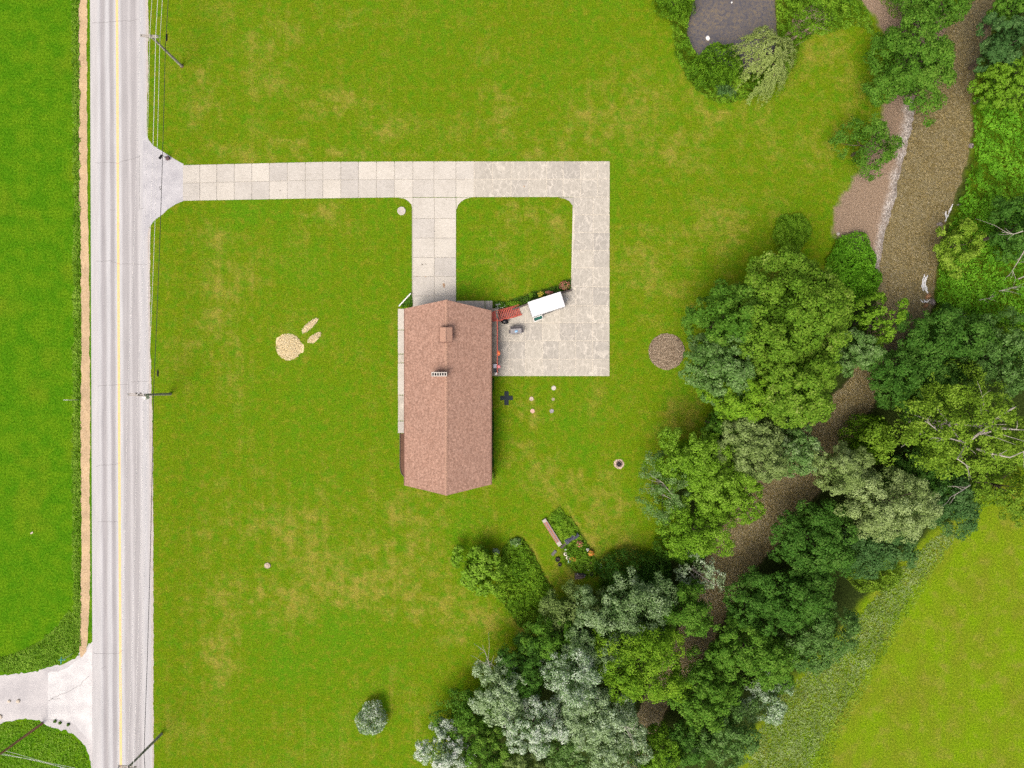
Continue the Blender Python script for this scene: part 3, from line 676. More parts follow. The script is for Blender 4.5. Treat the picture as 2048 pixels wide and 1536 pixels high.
# east balcony, red railing, stairs
ZB = 1.35
bal = MB(hb); b0 = P(996.3, 617, ZB); b1 = P(996.3, 752, ZB)
bal.box(((xw1+b0[0])/2, (b0[1]+b1[1])/2, ZB-.09), (b0[0]-xw1, b0[1]-b1[1], .18)); bal.build("balcony_deck", GREY, house)
RED = flat("rail_red", (0.42,0.095,0.070), .55, .2, 4)
for k in range(6):
    m_ = MB(hb); m_.tube([(b0[0]-.08, b0[1]-.6-k*1.5, 0), (b0[0]-.08, b0[1]-.6-k*1.5, ZB+.95)], .05, 6); m_.build("railing_post", RED, house)
m_ = MB(hb)
for zz, r in ((ZB+.95, .065), (ZB+.5, .035)): m_.tube([(b0[0]-.08, b0[1]-1.3, zz), (b0[0]-.08, b1[1]+.4, zz)], r, 6)
m_.build("railing", RED, house)
st = empty("staircase", P(1018, 626, 0), "red wooden open-tread stairs from the balcony down to the patio", "staircase"); so_ = st.location
s0 = np.array(P(990, 634, ZB)); s1 = np.array(P(1041, 620, .1)); dv = s1-s0; an = math.atan2(dv[1], dv[0]); ln = math.hypot(dv[0], dv[1])
pn = np.array([-math.sin(an), math.cos(an), 0])
for k in range(13):
    f_ = .12+.86*(k+.5)/13; m_ = MB(so_); p = s0+dv*f_; m_.box(p, (.13, 1.15, .04), an); m_.build("tread", RED, st)
for sg in (-1, 1):
    m_ = MB(so_); a = s0+pn*sg*.6; b = s1+pn*sg*.6; m_.tube([a+(0,0,-.12), b+(0,0,-.08)], .075, 4); m_.build("stringer", RED, st)
    m_ = MB(so_); m_.tube([a+(0,0,.9), b+(0,0,.9)], .045, 6)
    for f_ in (.02, .5, .98): q = a+(b-a)*f_; m_.tube([q, q+(0,0,.9)], .04, 5)
    m_.build("handrail", RED, st)
m_ = MB(so_); lp = P(988, 633, ZB+.02); m_.box(lp, (.55, 1.2, .05), an*.5); m_.build("landing", RED, st)
# bits on the balcony end
def thing_box(name, px, py, z, d, mat, lab, cat, rz=0.0, ch_=.02, grp=None):
    x, y, _ = P(px, py, z+d[2]); m_ = MB((x, y, z)); c_, s_ = math.cos(rz), math.sin(rz)
    m_.prism([(x+a*d[0]/2*c_-b*d[1]/2*s_, y+a*d[0]/2*s_+b*d[1]/2*c_) for a, b in ((-1,-1),(1,-1),(1,1),(-1,1))], z, z+d[2], ch_)
    o = m_.build(name, mat); tag(o, lab, cat, grp); return o
BLUEW = flat("pale_blue_plastic", (0.55,0.58,0.68), .4, .05); 
cb = thing_box("cooler", 990, 732, ZB, (.42,.46,.4), BLUEW, "pale blue cool box on the balcony end by the patio corner", "cool box")
m_ = MB(cb.location); x, y, _ = P(990, 732, ZB+.44); m_.prism([(x-.22,y-.24),(x+.22,y-.24),(x+.22,y+.24),(x-.22,y+.24)], ZB+.4, ZB+.45, .02); m_.build("lid", BLUEW, cb)
PINK = flat("pink_cloth", (0.62,0.22,0.24), .8, .3, 9)
x, y, _ = P(997, 733, ZB+.9); m_ = MB((x, y, ZB+.6)); m_.lathe((x, y, ZB+.6), [(.16,.0),(.24,.1),(.26,.28),(.15,.38),(0,.4)], 10, 1, .8); tag(m_.build("hanging_basket", PINK), "pink hanging basket on the railing beside the cool box", "basket")
ORG = flat("orange_petals", (0.62,0.15,0.05), .8, .4, 12)
x, y, _ = P(997.5, 706, ZB+.9); m_ = MB((x, y, ZB+.55)); m_.lathe((x, y, ZB+.55), [(.1,0),(.17,.12),(.2,.3),(.12,.42),(0,.44)], 9, 1, 1.6); tag(m_.build("hanging_basket", ORG), "orange-red flower basket hung halfway along the railing", "basket")
thing_box("door_mat", 991, 741, ZB, (.5,.5,.02), flat("mat_slate", (0.085,0.11,0.125), .9, .2), "dark slate mat on the balcony beside the cool box", "mat", 0, .005)
x, y, _ = P(992.5, 747.5, ZB+.4); m_ = MB((x, y, ZB)); m_.lathe((x, y, ZB), [(.12,0),(.15,.35),(.17,.36),(.17,.4),(.07,.4),(.06,.3),(0,.3)], 14); tag(m_.build("bucket", WHITE), "white round bucket at the balcony's south end", "bucket")
# retaining wall of the flower bed
RW = MB(); TIM = bark("wall_timber", (0.06,0.05,0.045), (0.13,0.11,0.10))
wl = [(998,629.5),(1034,616.5),(1077,601),(1120,586),(1143,581)]
for a, b in zip(wl[:-1], wl[1:]):
    p, q = P(*a), P(*b); RW.box(((p[0]+q[0])/2, (p[1]+q[1])/2, .25), (math.hypot(q[0]-p[0], q[1]-p[1]), .16, .5), math.atan2(q[1]-p[1], q[0]-p[0]))
tag(RW.build("retaining_wall", TIM), "low dark timber retaining wall between flower bed and patio", "wall")
# mulch bed and white pole on the west side
MUL = gravelly("bark_mulch", (0.055,0.030,0.020), (0.115,0.062,0.040), (0.19,0.11,0.075), 8, .8)
tag(poly_sheet("mulch_bed", [(800.5,867),(812,867),(812,953),(806,951),(802,945),(800.5,930)], .02, MUL), "brown mulch strip along the west wall below the walk", None, None, 'structure')
m_ = MB()
for a, b in (((800,867),(800,935)), ((800,935),(803,947)), ((803,947),(808,953))): p, q = P(*a, .05), P(*b, .05); m_.tube([p, q], .05, 5)
tag(m_.build("bed_edging", TIM), "dark edging along the mulch strip west of the house", "edging")
p, q = P(797.5,612.5,.5), P(821.5,586.5,.5); m_ = MB(p)
m_.box(((p[0]+q[0])/2, (p[1]+q[1])/2, .45), (math.hypot(q[0]-p[0], q[1]-p[1]), .13, .10), math.atan2(q[1]-p[1], q[0]-p[0]))
for f_ in (.02, .5, .98): m_.tube([(p[0]+(q[0]-p[0])*f_, p[1]+(q[1]-p[1])*f_, 0), (p[0]+(q[0]-p[0])*f_, p[1]+(q[1]-p[1])*f_, .45)], .04, 5)
tag(m_.build("rail_fence", WHITE), "short white diagonal rail fence beside the garage corner", "fence")

# ---------------------------------------------------------------- trailer, planter, grills
ZT = 2.45
cs = [P(1055.4,605.2,ZT), P(1120.8,584,ZT), P(1131,609.2,ZT), P(1065.3,634.6,ZT)]
tc = np.mean(np.array(cs), 0); an = math.atan2(cs[1][1]-cs[0][1], cs[1][0]-cs[0][0]); TL = math.dist(cs[0], cs[1]); TW = math.dist(cs[0], cs[3])
tr = empty("cargo_trailer", (tc[0], tc[1], 0), "white flat-roofed enclosed trailer parked on the patio by the flower bed", "trailer")
TWH = flat("trailer_white", (0.66,0.67,0.70), .35, .03, 2); TGR = flat("trailer_grey", (0.36,0.38,0.40), .45, .1); RUB = flat("rubber", (0.02,0.02,0.02), .8, .2)
ca, sa = math.cos(an), math.sin(an); loc = lambda x, y, z: (tc[0]+x*ca-y*sa, tc[1]+x*sa+y*ca, z)
def rect(lx_, ly_, cx_=0, cy_=0): return [loc(cx_+a*lx_/2, cy_+b*ly_/2, 0)[:2] for a, b in ((-1,-1),(1,-1),(1,1),(-1,1))]
m_ = MB(tr.location); m_.prism(rect(TL-.06, TW-.06), .45, ZT-.06); m_.build("body", TGR, tr)
m_ = MB(tr.location); m_.prism(rect(TL, TW), ZT-.06, ZT, .03); m_.build("roof", TWH, tr)
for sx_ in (-1, 1):
    for sy in (-1, 1): m_ = MB(tr.location); m_.box(loc(sx_*(TL/2-.02), sy*(TW/2-.02), 1.42), (.06, .06, 1.95), an); m_.build("corner_trim", WHITE, tr)
for sx_ in (-.35, .35):
    for sy in (-1, 1):
        m_ = MB(tr.location); p = loc(sx_, sy*(TW/2-.12), .33); n_ = np.array([-sa, ca, 0])*.11
        m_.tube([np.array(p)-n_, np.array(p)+n_], .33, 14); m_.build("wheel", RUB, tr)
m_ = MB(tr.location)
for sy in (-.5, .5): m_.tube([loc(TL/2-.3, sy, .4), loc(TL/2+.85, 0, .4)], .04, 5)
m_.build("hitch", TGR, tr)
m_ = MB(tr.location); m_.prism(rect(.04, 1.3, -TL/2-.01), .6, 2.2); m_.build("rear_door", TGR, tr)
GRN = flat("green_plastic", (0.010,0.085,0.065), .5, .1)
cs = [P(1066.8,635.8,.7), P(1084,630,.7), P(1085.8,637.2,.7), P(1068.6,643.6,.7)]; pcn = np.mean(np.array(cs), 0)
pl = empty("planter_box", (pcn[0], pcn[1], 0), "dark green box with white rim against the trailer's side", "box")
m_ = MB(pl.location); m_.prism([tuple(np.array(c_[:2])*.9+pcn[:2]*.1) for c_ in cs], .05, .6); m_.build("body", GRN, pl)
m_ = MB(pl.location)
for a, b in zip(cs, cs[1:]+cs[:1]): m_.box(((a[0]+b[0])/2, (a[1]+b[1])/2, .64), (math.dist(a, b), .07, .1), math.atan2(b[1]-a[1], b[0]-a[0]))
m_.build("rim", WHITE, pl)
gp = P(1032, 662, 0); an = math.radians(3.5); gl = empty("gas_grill", gp, "grey gas grill with a blue thing on its lid standing on the patio", "grill")
STEEL = flat("grill_grey", (0.24,0.235,0.24), .45, .15, 5, .2); DST = flat("grill_dark", (0.085,0.08,0.085), .5, .2)
def gbox(name, dx, dy, z, d, mat, cham=.02): 
    m_ = MB(gp); c_, s_ = math.cos(an), math.sin(an); X, Y = gp[0]+dx*c_-dy*s_, gp[1]+dx*s_+dy*c_
    m_.prism([(X+a*d[0]/2*c_-b*d[1]/2*s_, Y+a*d[0]/2*s_+b*d[1]/2*c_) for a, b in ((-1,-1),(1,-1),(1,1),(-1,1))], z, z+d[2], cham); return m_.build(name, mat, gl)
gbox("cart", 0, 0, .1, (1.15,.55,.7), DST); gbox("firebox", 0, 0, .8, (1.2,.62,.15), DST)
gbox("lid", 0, -.08, .95, (1.42,.66,.2), STEEL, .06); gbox("back_shelf", -.03, .42, .85, (1.35,.22,.05), DST); gbox("side_shelf", .83, -.05, .85, (.28,.45,.05), DST); gbox("side_shelf", -.83, -.1, .85, (.22,.4,.05), DST)
gbox("handle", 0, -.46, 1.0, (.9,.05,.05), DST, .01)
for sx_ in (-.45, .45):
    for sy in (-.2, .2): gbox("leg", sx_, sy, 0, (.06,.06,.12), RUB, .01)
x, y, _ = P(1032.5, 662.5, 1.2); m_ = MB((x, y, 1.15)); m_.lathe((x, y, 1.152), [(.20,0),(.2,.04),(.12,.09),(0,.1)], 9, 1, .75, .4)
tag(m_.build("cloth", flat("blue_cloth", (0.25,0.45,0.75), .8, .45, 14)), "crumpled light blue cloth on the grey grill lid", "cloth")
kp = P(1009.5, 644, 0); kg = empty("kettle_grill", kp, "black oval kettle barbecue beside the foot of the stairs", "grill"); GLB = flat("gloss_black", (0.012,0.012,0.014), .25, .2)
m_ = MB(kp); m_.lathe((kp[0], kp[1], 0), [(.2,.35),(.42,.55),(.47,.75)], 18, 1.05, .68, -.15); m_.build("bowl", GLB, kg)
m_ = MB(kp); m_.lathe((kp[0], kp[1], 0), [(.48,.75),(.46,.86),(.33,.98),(.12,1.03),(0,1.04)], 18, 1.05, .68, -.15); m_.build("lid", GLB, kg, True)
m_ = MB(kp); m_.tube([(kp[0]-.08,kp[1],1.03),(kp[0]-.08,kp[1],1.09),(kp[0]+.08,kp[1],1.09),(kp[0]+.08,kp[1],1.03)], .015, 5); m_.build("handle", STEEL, kg)
for k in range(3): a = k*2.1+.3; m_ = MB(kp); m_.tube([(kp[0]+.2*math.cos(a), kp[1]+.15*math.sin(a), .45), (kp[0]+.4*math.cos(a), kp[1]+.3*math.sin(a), 0.05)], .018, 5); m_.build("leg", STEEL, kg)

# ---------------------------------------------------------------- small things on the lawn
def disc(name, px, py, r, h, mat, lab, cat, grp=None, n=18, inner=None):
    x, y, _ = P(px, py); m_ = MB((x, y, 0)); R_ = r/S
    m_.lathe((x, y, 0), [(R_, 0), (R_, h*.8), (R_*.93, h), (R_*.55, h), (R_*.52, h-.006), (R_*.12, h-.006), (R_*.1, h), (0, h)], n); o = m_.build(name, mat); tag(o, lab, cat, grp); return o
LIDG = concrete("lid_grey", [(0.36,0.33,0.30), (0.45,0.42,0.38), (0.52,0.49,0.45)], .2)
disc("well_cover", 803, 422, 8.4, .12, LIDG, "large round concrete cover on the lawn at the driveway bend", "cover")
G5 = "round septic lids behind the house"
disc("septic_lid", 1107.5, 776, 4.6, .06, LIDG, "pale grey round lid nearest the patio in the back lawn", "lid", G5)
disc("septic_lid", 1063, 797.5, 4.2, .06, gravelly("lid_tan", (0.30,0.23,0.19), (0.42,0.34,0.29), (0.5,0.42,0.37)), "tan round lid in the grass nearest the black cross mat", "lid", G5)
disc("septic_lid", 1106.5, 798.5, 3.2, .05, gravelly("lid_moss", (0.22,0.20,0.12), (0.33,0.29,0.19), (0.42,0.37,0.27)), "smallest mossy round lid between two grey lids in the back lawn", "lid", G5)
disc("septic_lid", 1065, 822, 4.4, .06, gravelly("lid_pink", (0.42,0.25,0.20), (0.56,0.36,0.29), (0.62,0.44,0.37)), "salmon-pink round lid in the back lawn", "lid", G5)
disc("septic_lid", 1103.5, 822, 4.2, .06, gravelly("lid_slate", (0.17,0.165,0.18), (0.26,0.25,0.265), (0.36,0.34,0.35)), "dark slate-grey round lid farthest from the patio", "lid", G5)
MATK = flat("mat_black", (0.020,0.028,0.034), .9, .25, 8)
x, y, _ = P(1013, 796); m_ = MB((x, y, 0)); a, b = 12.5/S, 4.2/S
m_.prism([(x-b,y+a+.05),(x-b,y+b),(x-a,y+b),(x-a,y-b),(x-b,y-b),(x-b,y-a-.1),(x+b,y-a-.1),(x+b,y-b),(x+a,y-b),(x+a,y+b),(x+b,y+b),(x+b,y+a+.05)], 0, .05)
tag(m_.build("cross_mat", MATK), "flat black cross-shaped mat on the grass by the house's east wall", "mat")
def blob_sheet(name, cx, cy, rx, ry, z, mat, lab, seed, amp=.22, ang=0.0, dome=.10, kind=None, cat=None, rings=5, n=46):
    x0_, y0_, _ = P(cx, cy); m_ = MB((x0_, y0_, 0)); vs = [(x0_, y0_, z+dome)]
    r_g = np.random.default_rng(seed); ph = r_g.random(6)*6.28
    for i in range(1, rings+1):
        for k in range(n):
            a = 2*math.pi*k/n; q = 1+amp*(.5*math.sin(2*a+ph[0])+.35*math.sin(3*a+ph[1])+.3*math.sin(5*a+ph[2])+.25*math.sin(8*a+ph[3])+.2*math.sin(13*a+ph[4]))*(i/rings)
            X, Y = rx/S*q*i/rings*math.cos(a), ry/S*q*i/rings*math.sin(a); c_, s_ = math.cos(ang), math.sin(ang)
            vs.append((x0_+X*c_-Y*s_, y0_+X*s_+Y*c_, z+dome*(1-(i/rings)**2)+(r_g.normal(0, .012) if i < rings else -.012)))
    fs = [(0, 1+k, 1+(k+1) % n) for k in range(n)]
    for i in range(rings-1): fs += [(1+i*n+k, 1+(i+1)*n+k, 1+(i+1)*n+(k+1) % n, 1+i*n+(k+1) % n) for k in range(n)]
    m_.add(vs, fs); o = m_.build(name, mat); tag(o, lab, cat, None, kind); return o
def scatter_bits(name, mat, cx, cy, rx, ry, num, ln, wd, seed, parent, ang=0.0, z=.05, amp=.2):
    """loose stalks and chips lying on a patch"""
    r_ = np.random.default_rng(seed); rr_ = np.sqrt(r_.random(num))*1.05; th = r_.random(num)*6.283
    X, Y = rx/S*rr_*np.cos(th), ry/S*rr_*np.sin(th); c_, s_ = math.cos(ang), math.sin(ang); pos = np.stack([X*c_-Y*s_, X*s_+Y*c_, z+.08*(1-rr_**2).clip(0)+r_.random(num)*.04], -1)
    d = r_.random(num)*6.283; t_ = np.stack([np.cos(d), np.sin(d), r_.normal(0, .2, num)], -1)*(ln*(.5+r_.random(num)))[:, None]; b_ = np.stack([-np.sin(d), np.cos(d), r_.normal(0, .2, num)], -1)*wd
    v_ = np.stack([pos-t_-b_, pos+t_-b_, pos+t_+b_, pos-t_+b_], 1).reshape(-1, 3)
    o = link(name, np_mesh(name, v_, np.arange(num*4).reshape(-1, 4), mat, {'tint': r_.random(num)}), parent); o["kind"] = 'stuff'; return o
STRAW = gravelly("straw", (0.36,0.27,0.12), (0.56,0.46,0.26), (0.70,0.61,0.40), 5, .8)
STALK = leafmat("straw_stalks", [(0, (0.40,0.31,0.14)), (.5, (0.62,0.52,0.31)), (1, (0.78,0.70,0.48))], .05, .8, .1, raw=True)
for nm, a in (("large round pale straw patch on the front lawn", (578,694,24,25,0.0,.3)), ("longer of two straw strips beside the round straw patch", (620,651,20,5.5,.72,.2)), ("shorter straw strip nearest the round straw patch", (629,675.5,15,6,.62,.35))):
    o = blob_sheet("straw_patch", a[0], a[1], a[2], a[3], .01, STRAW, nm, int(a[0]), a[5], a[4], .09, None, "straw patch")
    scatter_bits("straw_stalks", STALK, a[0], a[1], a[2], a[3], int(a[2]*a[3]*4), .10, .012, int(a[0]), o, a[4])
CHIP = gravelly("wood_chips", (0.12,0.088,0.055), (0.215,0.165,0.112), (0.34,0.275,0.20), 6, .9)
CHIPS = leafmat("wood_chip_pieces", [(0, (0.09,0.065,0.04)), (.5, (0.215,0.165,0.112)), (1, (0.40,0.33,0.245))], .02, .85, .1, raw=True)
o = blob_sheet("wood_chip_patch", 1333, 703, 35, 35, .01, CHIP, "round brown wood chip patch in the east lawn", 5, .07, 0, .14, None, "chip patch"); scatter_bits("wood_chips", CHIPS, 1333, 703, 34, 34, 5000, .07, .03, 5, o)
# fire pit
fp = P(1238, 928, 0); fe = empty("fire_pit", fp, "round ash fire pit ringed with small stones in the back lawn", "fire pit")
ASH = gravelly("pit_ash", (0.22,0.15,0.11), (0.44,0.34,0.275), (0.58,0.48,0.41), 8, 1)
o = blob_sheet("ash_bed", 1238, 928, 10.5, 10.5, .008, ASH, None, 8, .06, 0, .03); o.parent = fe; o.location = (0, 0, 0)
for k in range(14):
    a = k/14*6.283; x, y = fp[0]+.34*math.cos(a), fp[1]+.34*math.sin(a); m_ = MB(fp); m_.lathe((x, y, .02), [(.085,0),(.09,.06),(.06,.11),(0,.12)], 6, 1+.2*math.sin(k*5), .8, a*1.7); m_.build("stone", flat("fire_stone", (0.17,0.14,0.125), .9, .4, 9) if k == 0 else bpy.data.materials["fire_stone"], fe)
o = blob_sheet("ember_bed", 1238, 928, 4.5, 4.5, .05, SOOT, None, 9, .1, 0, .04); o.parent = fe; o.location = (0, 0, 0)
for k in range(4): a = k*.8+.4; m_ = MB(fp); m_.tube([(fp[0]-.25*math.cos(a), fp[1]-.25*math.sin(a), .11+.02*k), (fp[0]+.22*math.cos(a), fp[1]+.22*math.sin(a), .13+.02*k)], .035, 5); m_.build("charred_log", flat("charred", (0.05,0.042,0.04), .9, .4, 9) if k == 0 else bpy.data.materials["charred"], fe)
x, y, _ = P(535, 1131); m_ = MB((x, y, 0)); m_.lathe((x, y, 0), [(.42,0),(.38,.10),(.35,.13),(.25,.12),(.2,.15),(.08,.14),(0,.15)], 13, 1, .92); tag(m_.build("tree_stump", gravelly("stump_wood", (0.24,0.18,0.12), (0.42,0.35,0.27), (0.56,0.5,0.42), 9, 2)), "low weathered tree stump in the south-west lawn", "stump")
tag(thing_box("stone_slab", 266/2-70, 1066, 0, (.35,.2,.06), STO, "small pale stone lying in the green hay field", "stone", .5), None, None)
# mailbox, sign posts
mb = P(334, 318, 0); me_ = empty("mailbox", mb, "black mailbox on a white post at the driveway mouth", "mailbox")
m_ = MB(mb); m_.box((mb[0], mb[1], .55), (.1,.1,1.1)); m_.box((mb[0]-.12, mb[1]-.05, 1.0), (.5,.09,.08), .8); m_.build("post", WHITE, me_)
m_ = MB(mb); bx_, by_ = mb[0]-.1, mb[1]-.05; a = math.radians(55); d = np.array([math.cos(a), math.sin(a), 0]); n_ = np.array([-math.sin(a), math.cos(a), 0]); c0 = np.array([bx_-.12, by_-.05, 1.06])
prof = [(-.12,0),(.12,0),(.12,.14)]+[(.12*math.cos(q), .14+.12*math.sin(q)) for q in np.linspace(.4, 2.74, 6)]+[(-.12,.14)]
vs = [tuple(c0+d*s_+n_*p_[0]+np.array([0,0,p_[1]])) for s_ in (-.3, .3) for p_ in prof]; k = len(prof)
m_.add(vs, [(i, (i+1) % k, k+(i+1) % k, k+i) for i in range(k)]+[tuple(range(k))[::-1], tuple(range(k, 2*k))]); m_.build("box", GLB, me_)
m_ = MB(mb); m_.box((mb[0]+.18, mb[1]+.02, .22), (.42,.36,.44), .3); m_.build("post_base", flat("post_base_brown", (0.13,0.085,0.09), .9, .3), me_)
GALV = flat("galvanised", (0.48,0.49,0.50), .4, .1, 5, .4)
def sign(px, py, hh, lab, blade=None):
    b = P(px, py, 0); e = empty("road_sign", b, lab, "sign"); m_ = MB(b); m_.tube([(b[0], b[1], 0), (b[0], b[1], hh)], .035, 6); m_.build("post", GALV, e); return b, e
b, e = sign(157.5, 799.5, 2.6, "small white road sign on a post at the hay field edge"); m_ = MB(b); m_.box((b[0], b[1]+.03, 2.25), (.6,.025,.75)); m_.build("plate", WHITE, e)
b, e = sign(147, 1306, 2.4, "street name post with green blades at the side road corner")
TEAL = flat("sign_green", (0.05,0.42,0.34), .4, .05)
for k, (a, z) in enumerate(((0.05, 2.2), (1.5, 2.42))): m_ = MB(b); m_.box((b[0]-.0, b[1], z), (.85,.03,.2), a); m_.build("name_blade", TEAL, e)

# ---------------------------------------------------------------- utility poles and wires
WOODP = bark("pole_grey", (0.27,0.25,0.225), (0.42,0.395,0.36)); WOODB = bark("pole_brown", (0.22,0.11,0.055), (0.38,0.22,0.12)); CER = flat("porcelain", (0.5,0.5,0.52), .3, .1)
def pole(px, py, hh, lab, mat, arm=True, lean=(0, 0)):
    b = P(px, py, 0); e = empty("utility_pole", b, lab, "utility pole", "utility poles along the road"); t_ = (b[0]+lean[0], b[1]+lean[1], hh)
    m_ = MB(b); m_.tube([b, t_], [.17, .11], 10); m_.build("shaft", mat, e)
    if arm:
        for dy in (.09, -.09): m_ = MB(b); m_.box((t_[0]-.15, t_[1]+dy, hh-.25), (2.1,.10,.11), -.06); m_.build("crossarm", WOODP, e)
        for dx in (-1.1, .05, .72): m_ = MB(b); m_.lathe((t_[0]+dx, t_[1], hh-.2), [(.05,0),(.06,.1),(.03,.12),(.06,.2),(0,.24)], 8); m_.build("insulator", CER, e)
        m_ = MB(b); m_.tube([(t_[0]-.7, t_[1]-.07, hh-.3), (t_[0], t_[1], hh-.95)], .025, 5); m_.tube([(t_[0]+.7, t_[1]-.07, hh-.3), (t_[0], t_[1], hh-.95)], .025, 5); m_.build("brace", GALV, e)
    return b, t_, e
PH = 7.9
p1 = pole(363.5, 132, PH, "weathered utility pole leaning shade-free above the driveway lawn, northernmost", WOODP)
p1[2]["label"] = "grey wooden utility pole nearest the top of the picture, with crossarm"
p2 = pole(341, 788, PH, "grey wooden utility pole with white transformer beside the road halfway down", WOODP)
p3 = pole(323, 1468, PH, "grey wooden utility pole cut by the bottom edge right of the road", WOODP)
p4 = pole(84.5, 1447, 9.2, "orange-brown wooden pole at the gravel side road corner", WOODB, False)
x, y, _ = p2[1]; m_ = MB(p2[0]); m_.lathe((x+.42, y-.30, PH-1.55), [(.2,0),(.24,.05),(.24,.8),(.2,.88),(.08,.9),(0,.9)], 14); m_.build("transformer", WHITE, p2[2])
for dx, dz in ((.2,-.5), (-.25,-.45)): m_ = MB(p2[0]); m_.lathe((x+dx, y+.2, PH+dz), [(.07,0),(.09,.12),(.04,.16),(.07,.3),(0,.34)], 8); m_.build("fuse_cutout", DST, p2[2])
m_ = MB(p1[0]); m_.lathe((*P(363.5,132)[:2], 0), [(.26,0),(.24,.03),(0,.03)], 10); m_.build("ground_collar", MUL, p1[2])
WIRE = flat("wire_alu", (0.58,0.58,0.58), .45, .05, 3); CABLE = flat("cable_black", (0.035,0.035,0.037), .6, .1)
def wire(name, pts, sag, r, mat, lab):
    allp = []
    for (a, b) in zip(pts[:-1], pts[1:]):
        a, b = np.array(a), np.array(b)
        for i in range(14):
            f_ = i/14; q = a+(b-a)*f_; q[2] -= sag*4*f_*(1-f_); allp.append(tuple(q))
    allp.append(tuple(pts[-1])); m_ = MB(); m_.tube(allp, r, 5); tag(m_.build(name, mat), lab, "wire", "overhead wires along the road")
def at(pl, dx, z, dy=0): x, y, zz = pl[1]; bx2, by2, _ = pl[0]; f_ = z/zz; return (bx2+(x-bx2)*f_+dx, by2+(y-by2)*f_+dy, z)
N0 = lambda z, dx: P(322+dx*8, -620, z); S0 = lambda z, dx: (P(300+dx*8, 2130, z))
for dx, lab, r in ((-1.1, "pale power wire on the road-side end of the crossarms", .019), (.05, "pale power wire on the middle insulators of the crossarms", .019), (.72, "pale power wire on the lawn-side end of the crossarms", .028)):
    z = PH+.04
    wire("power_wire", [P(330+dx*15, -620, z), at(p1, dx, z), at(p2, dx, z), at(p3, dx, z), P(308+dx*14, 2130, z)], .30, r, WIRE, lab)
wire("power_wire", [P(352,-620,6.1), at(p1, .12, 5.8), at(p2, .12, 5.8), at(p3, .12, 5.8), P(318,2130,6.0)], .3, .022, WIRE, "pale neutral wire running just below the crossarms")
wire("telephone_cable", [P(366,-620,4.6), at(p1, .14, 4.5), at(p2, .14, 4.5), at(p3, .14, 4.5), P(318,2130,4.5)], .25, .035, CABLE, "thick black telephone cable strung lowest between the poles")
def splice(px, py, z, ln, lab):
    x, y, _ = P(px, py, z); m_ = MB((x, y, z)); m_.tube([(x, y-ln/2, z), (x, y-ln/2+.15, z), (x, y+ln/2-.15, z), (x, y+ln/2, z)], [.04,.10,.10,.04], 8); tag(m_.build("splice_case", GLB), lab, "splice case", "black splice cases on the cable")
splice(333.5, 75, 4.45, .9, "black splice case on the cable just above the northern pole"); splice(315.8, 746, 4.45, .9, "black splice case on the cable near the transformer pole")
for k, z in enumerate((7.4, 7.2, 6.6)):
    b = p4[0]; wire("service_wire", [(b[0], b[1], z), (b[0]+1.5+k*.4, b[1]-3.5, z-.2), P(180+20*k, 2130, 7.2)][0:1]+[P(250, 1560+10*k, PH-1.0)], .3, .014, WIRE, ["upper", "middle", "lowest"][k]+" thin wire leaving the orange-brown pole towards the road")
# ---------------------------------------------------------------- foliage
def unit(a): return a/np.maximum(np.linalg.norm(a, axis=-1, keepdims=True), 1e-9)
def leaf_mesh(name, pos, nrm, size, tint, mat, r_, asp=.72, fold=.14, droop=None):
    N = len(pos); t_ = unit(np.cross(nrm, r_.normal(size=(N, 3))))
    if droop is not None: t_ = unit(t_*(1-droop)+np.array([0, 0, -1.])*droop)
    b_ = unit(np.cross(nrm, t_)); s = size[:, None]
    v_ = np.stack([pos-t_*s*.5, pos+b_*s*.5*asp+nrm*s*fold, pos+t_*s*.5, pos-b_*s*.5*asp+nrm*s*fold], 1).reshape(-1, 3)
    return np_mesh(name, v_, np.arange(N*4).reshape(-1, 4), mat, {'tint': np.clip(tint, 0, 1)})

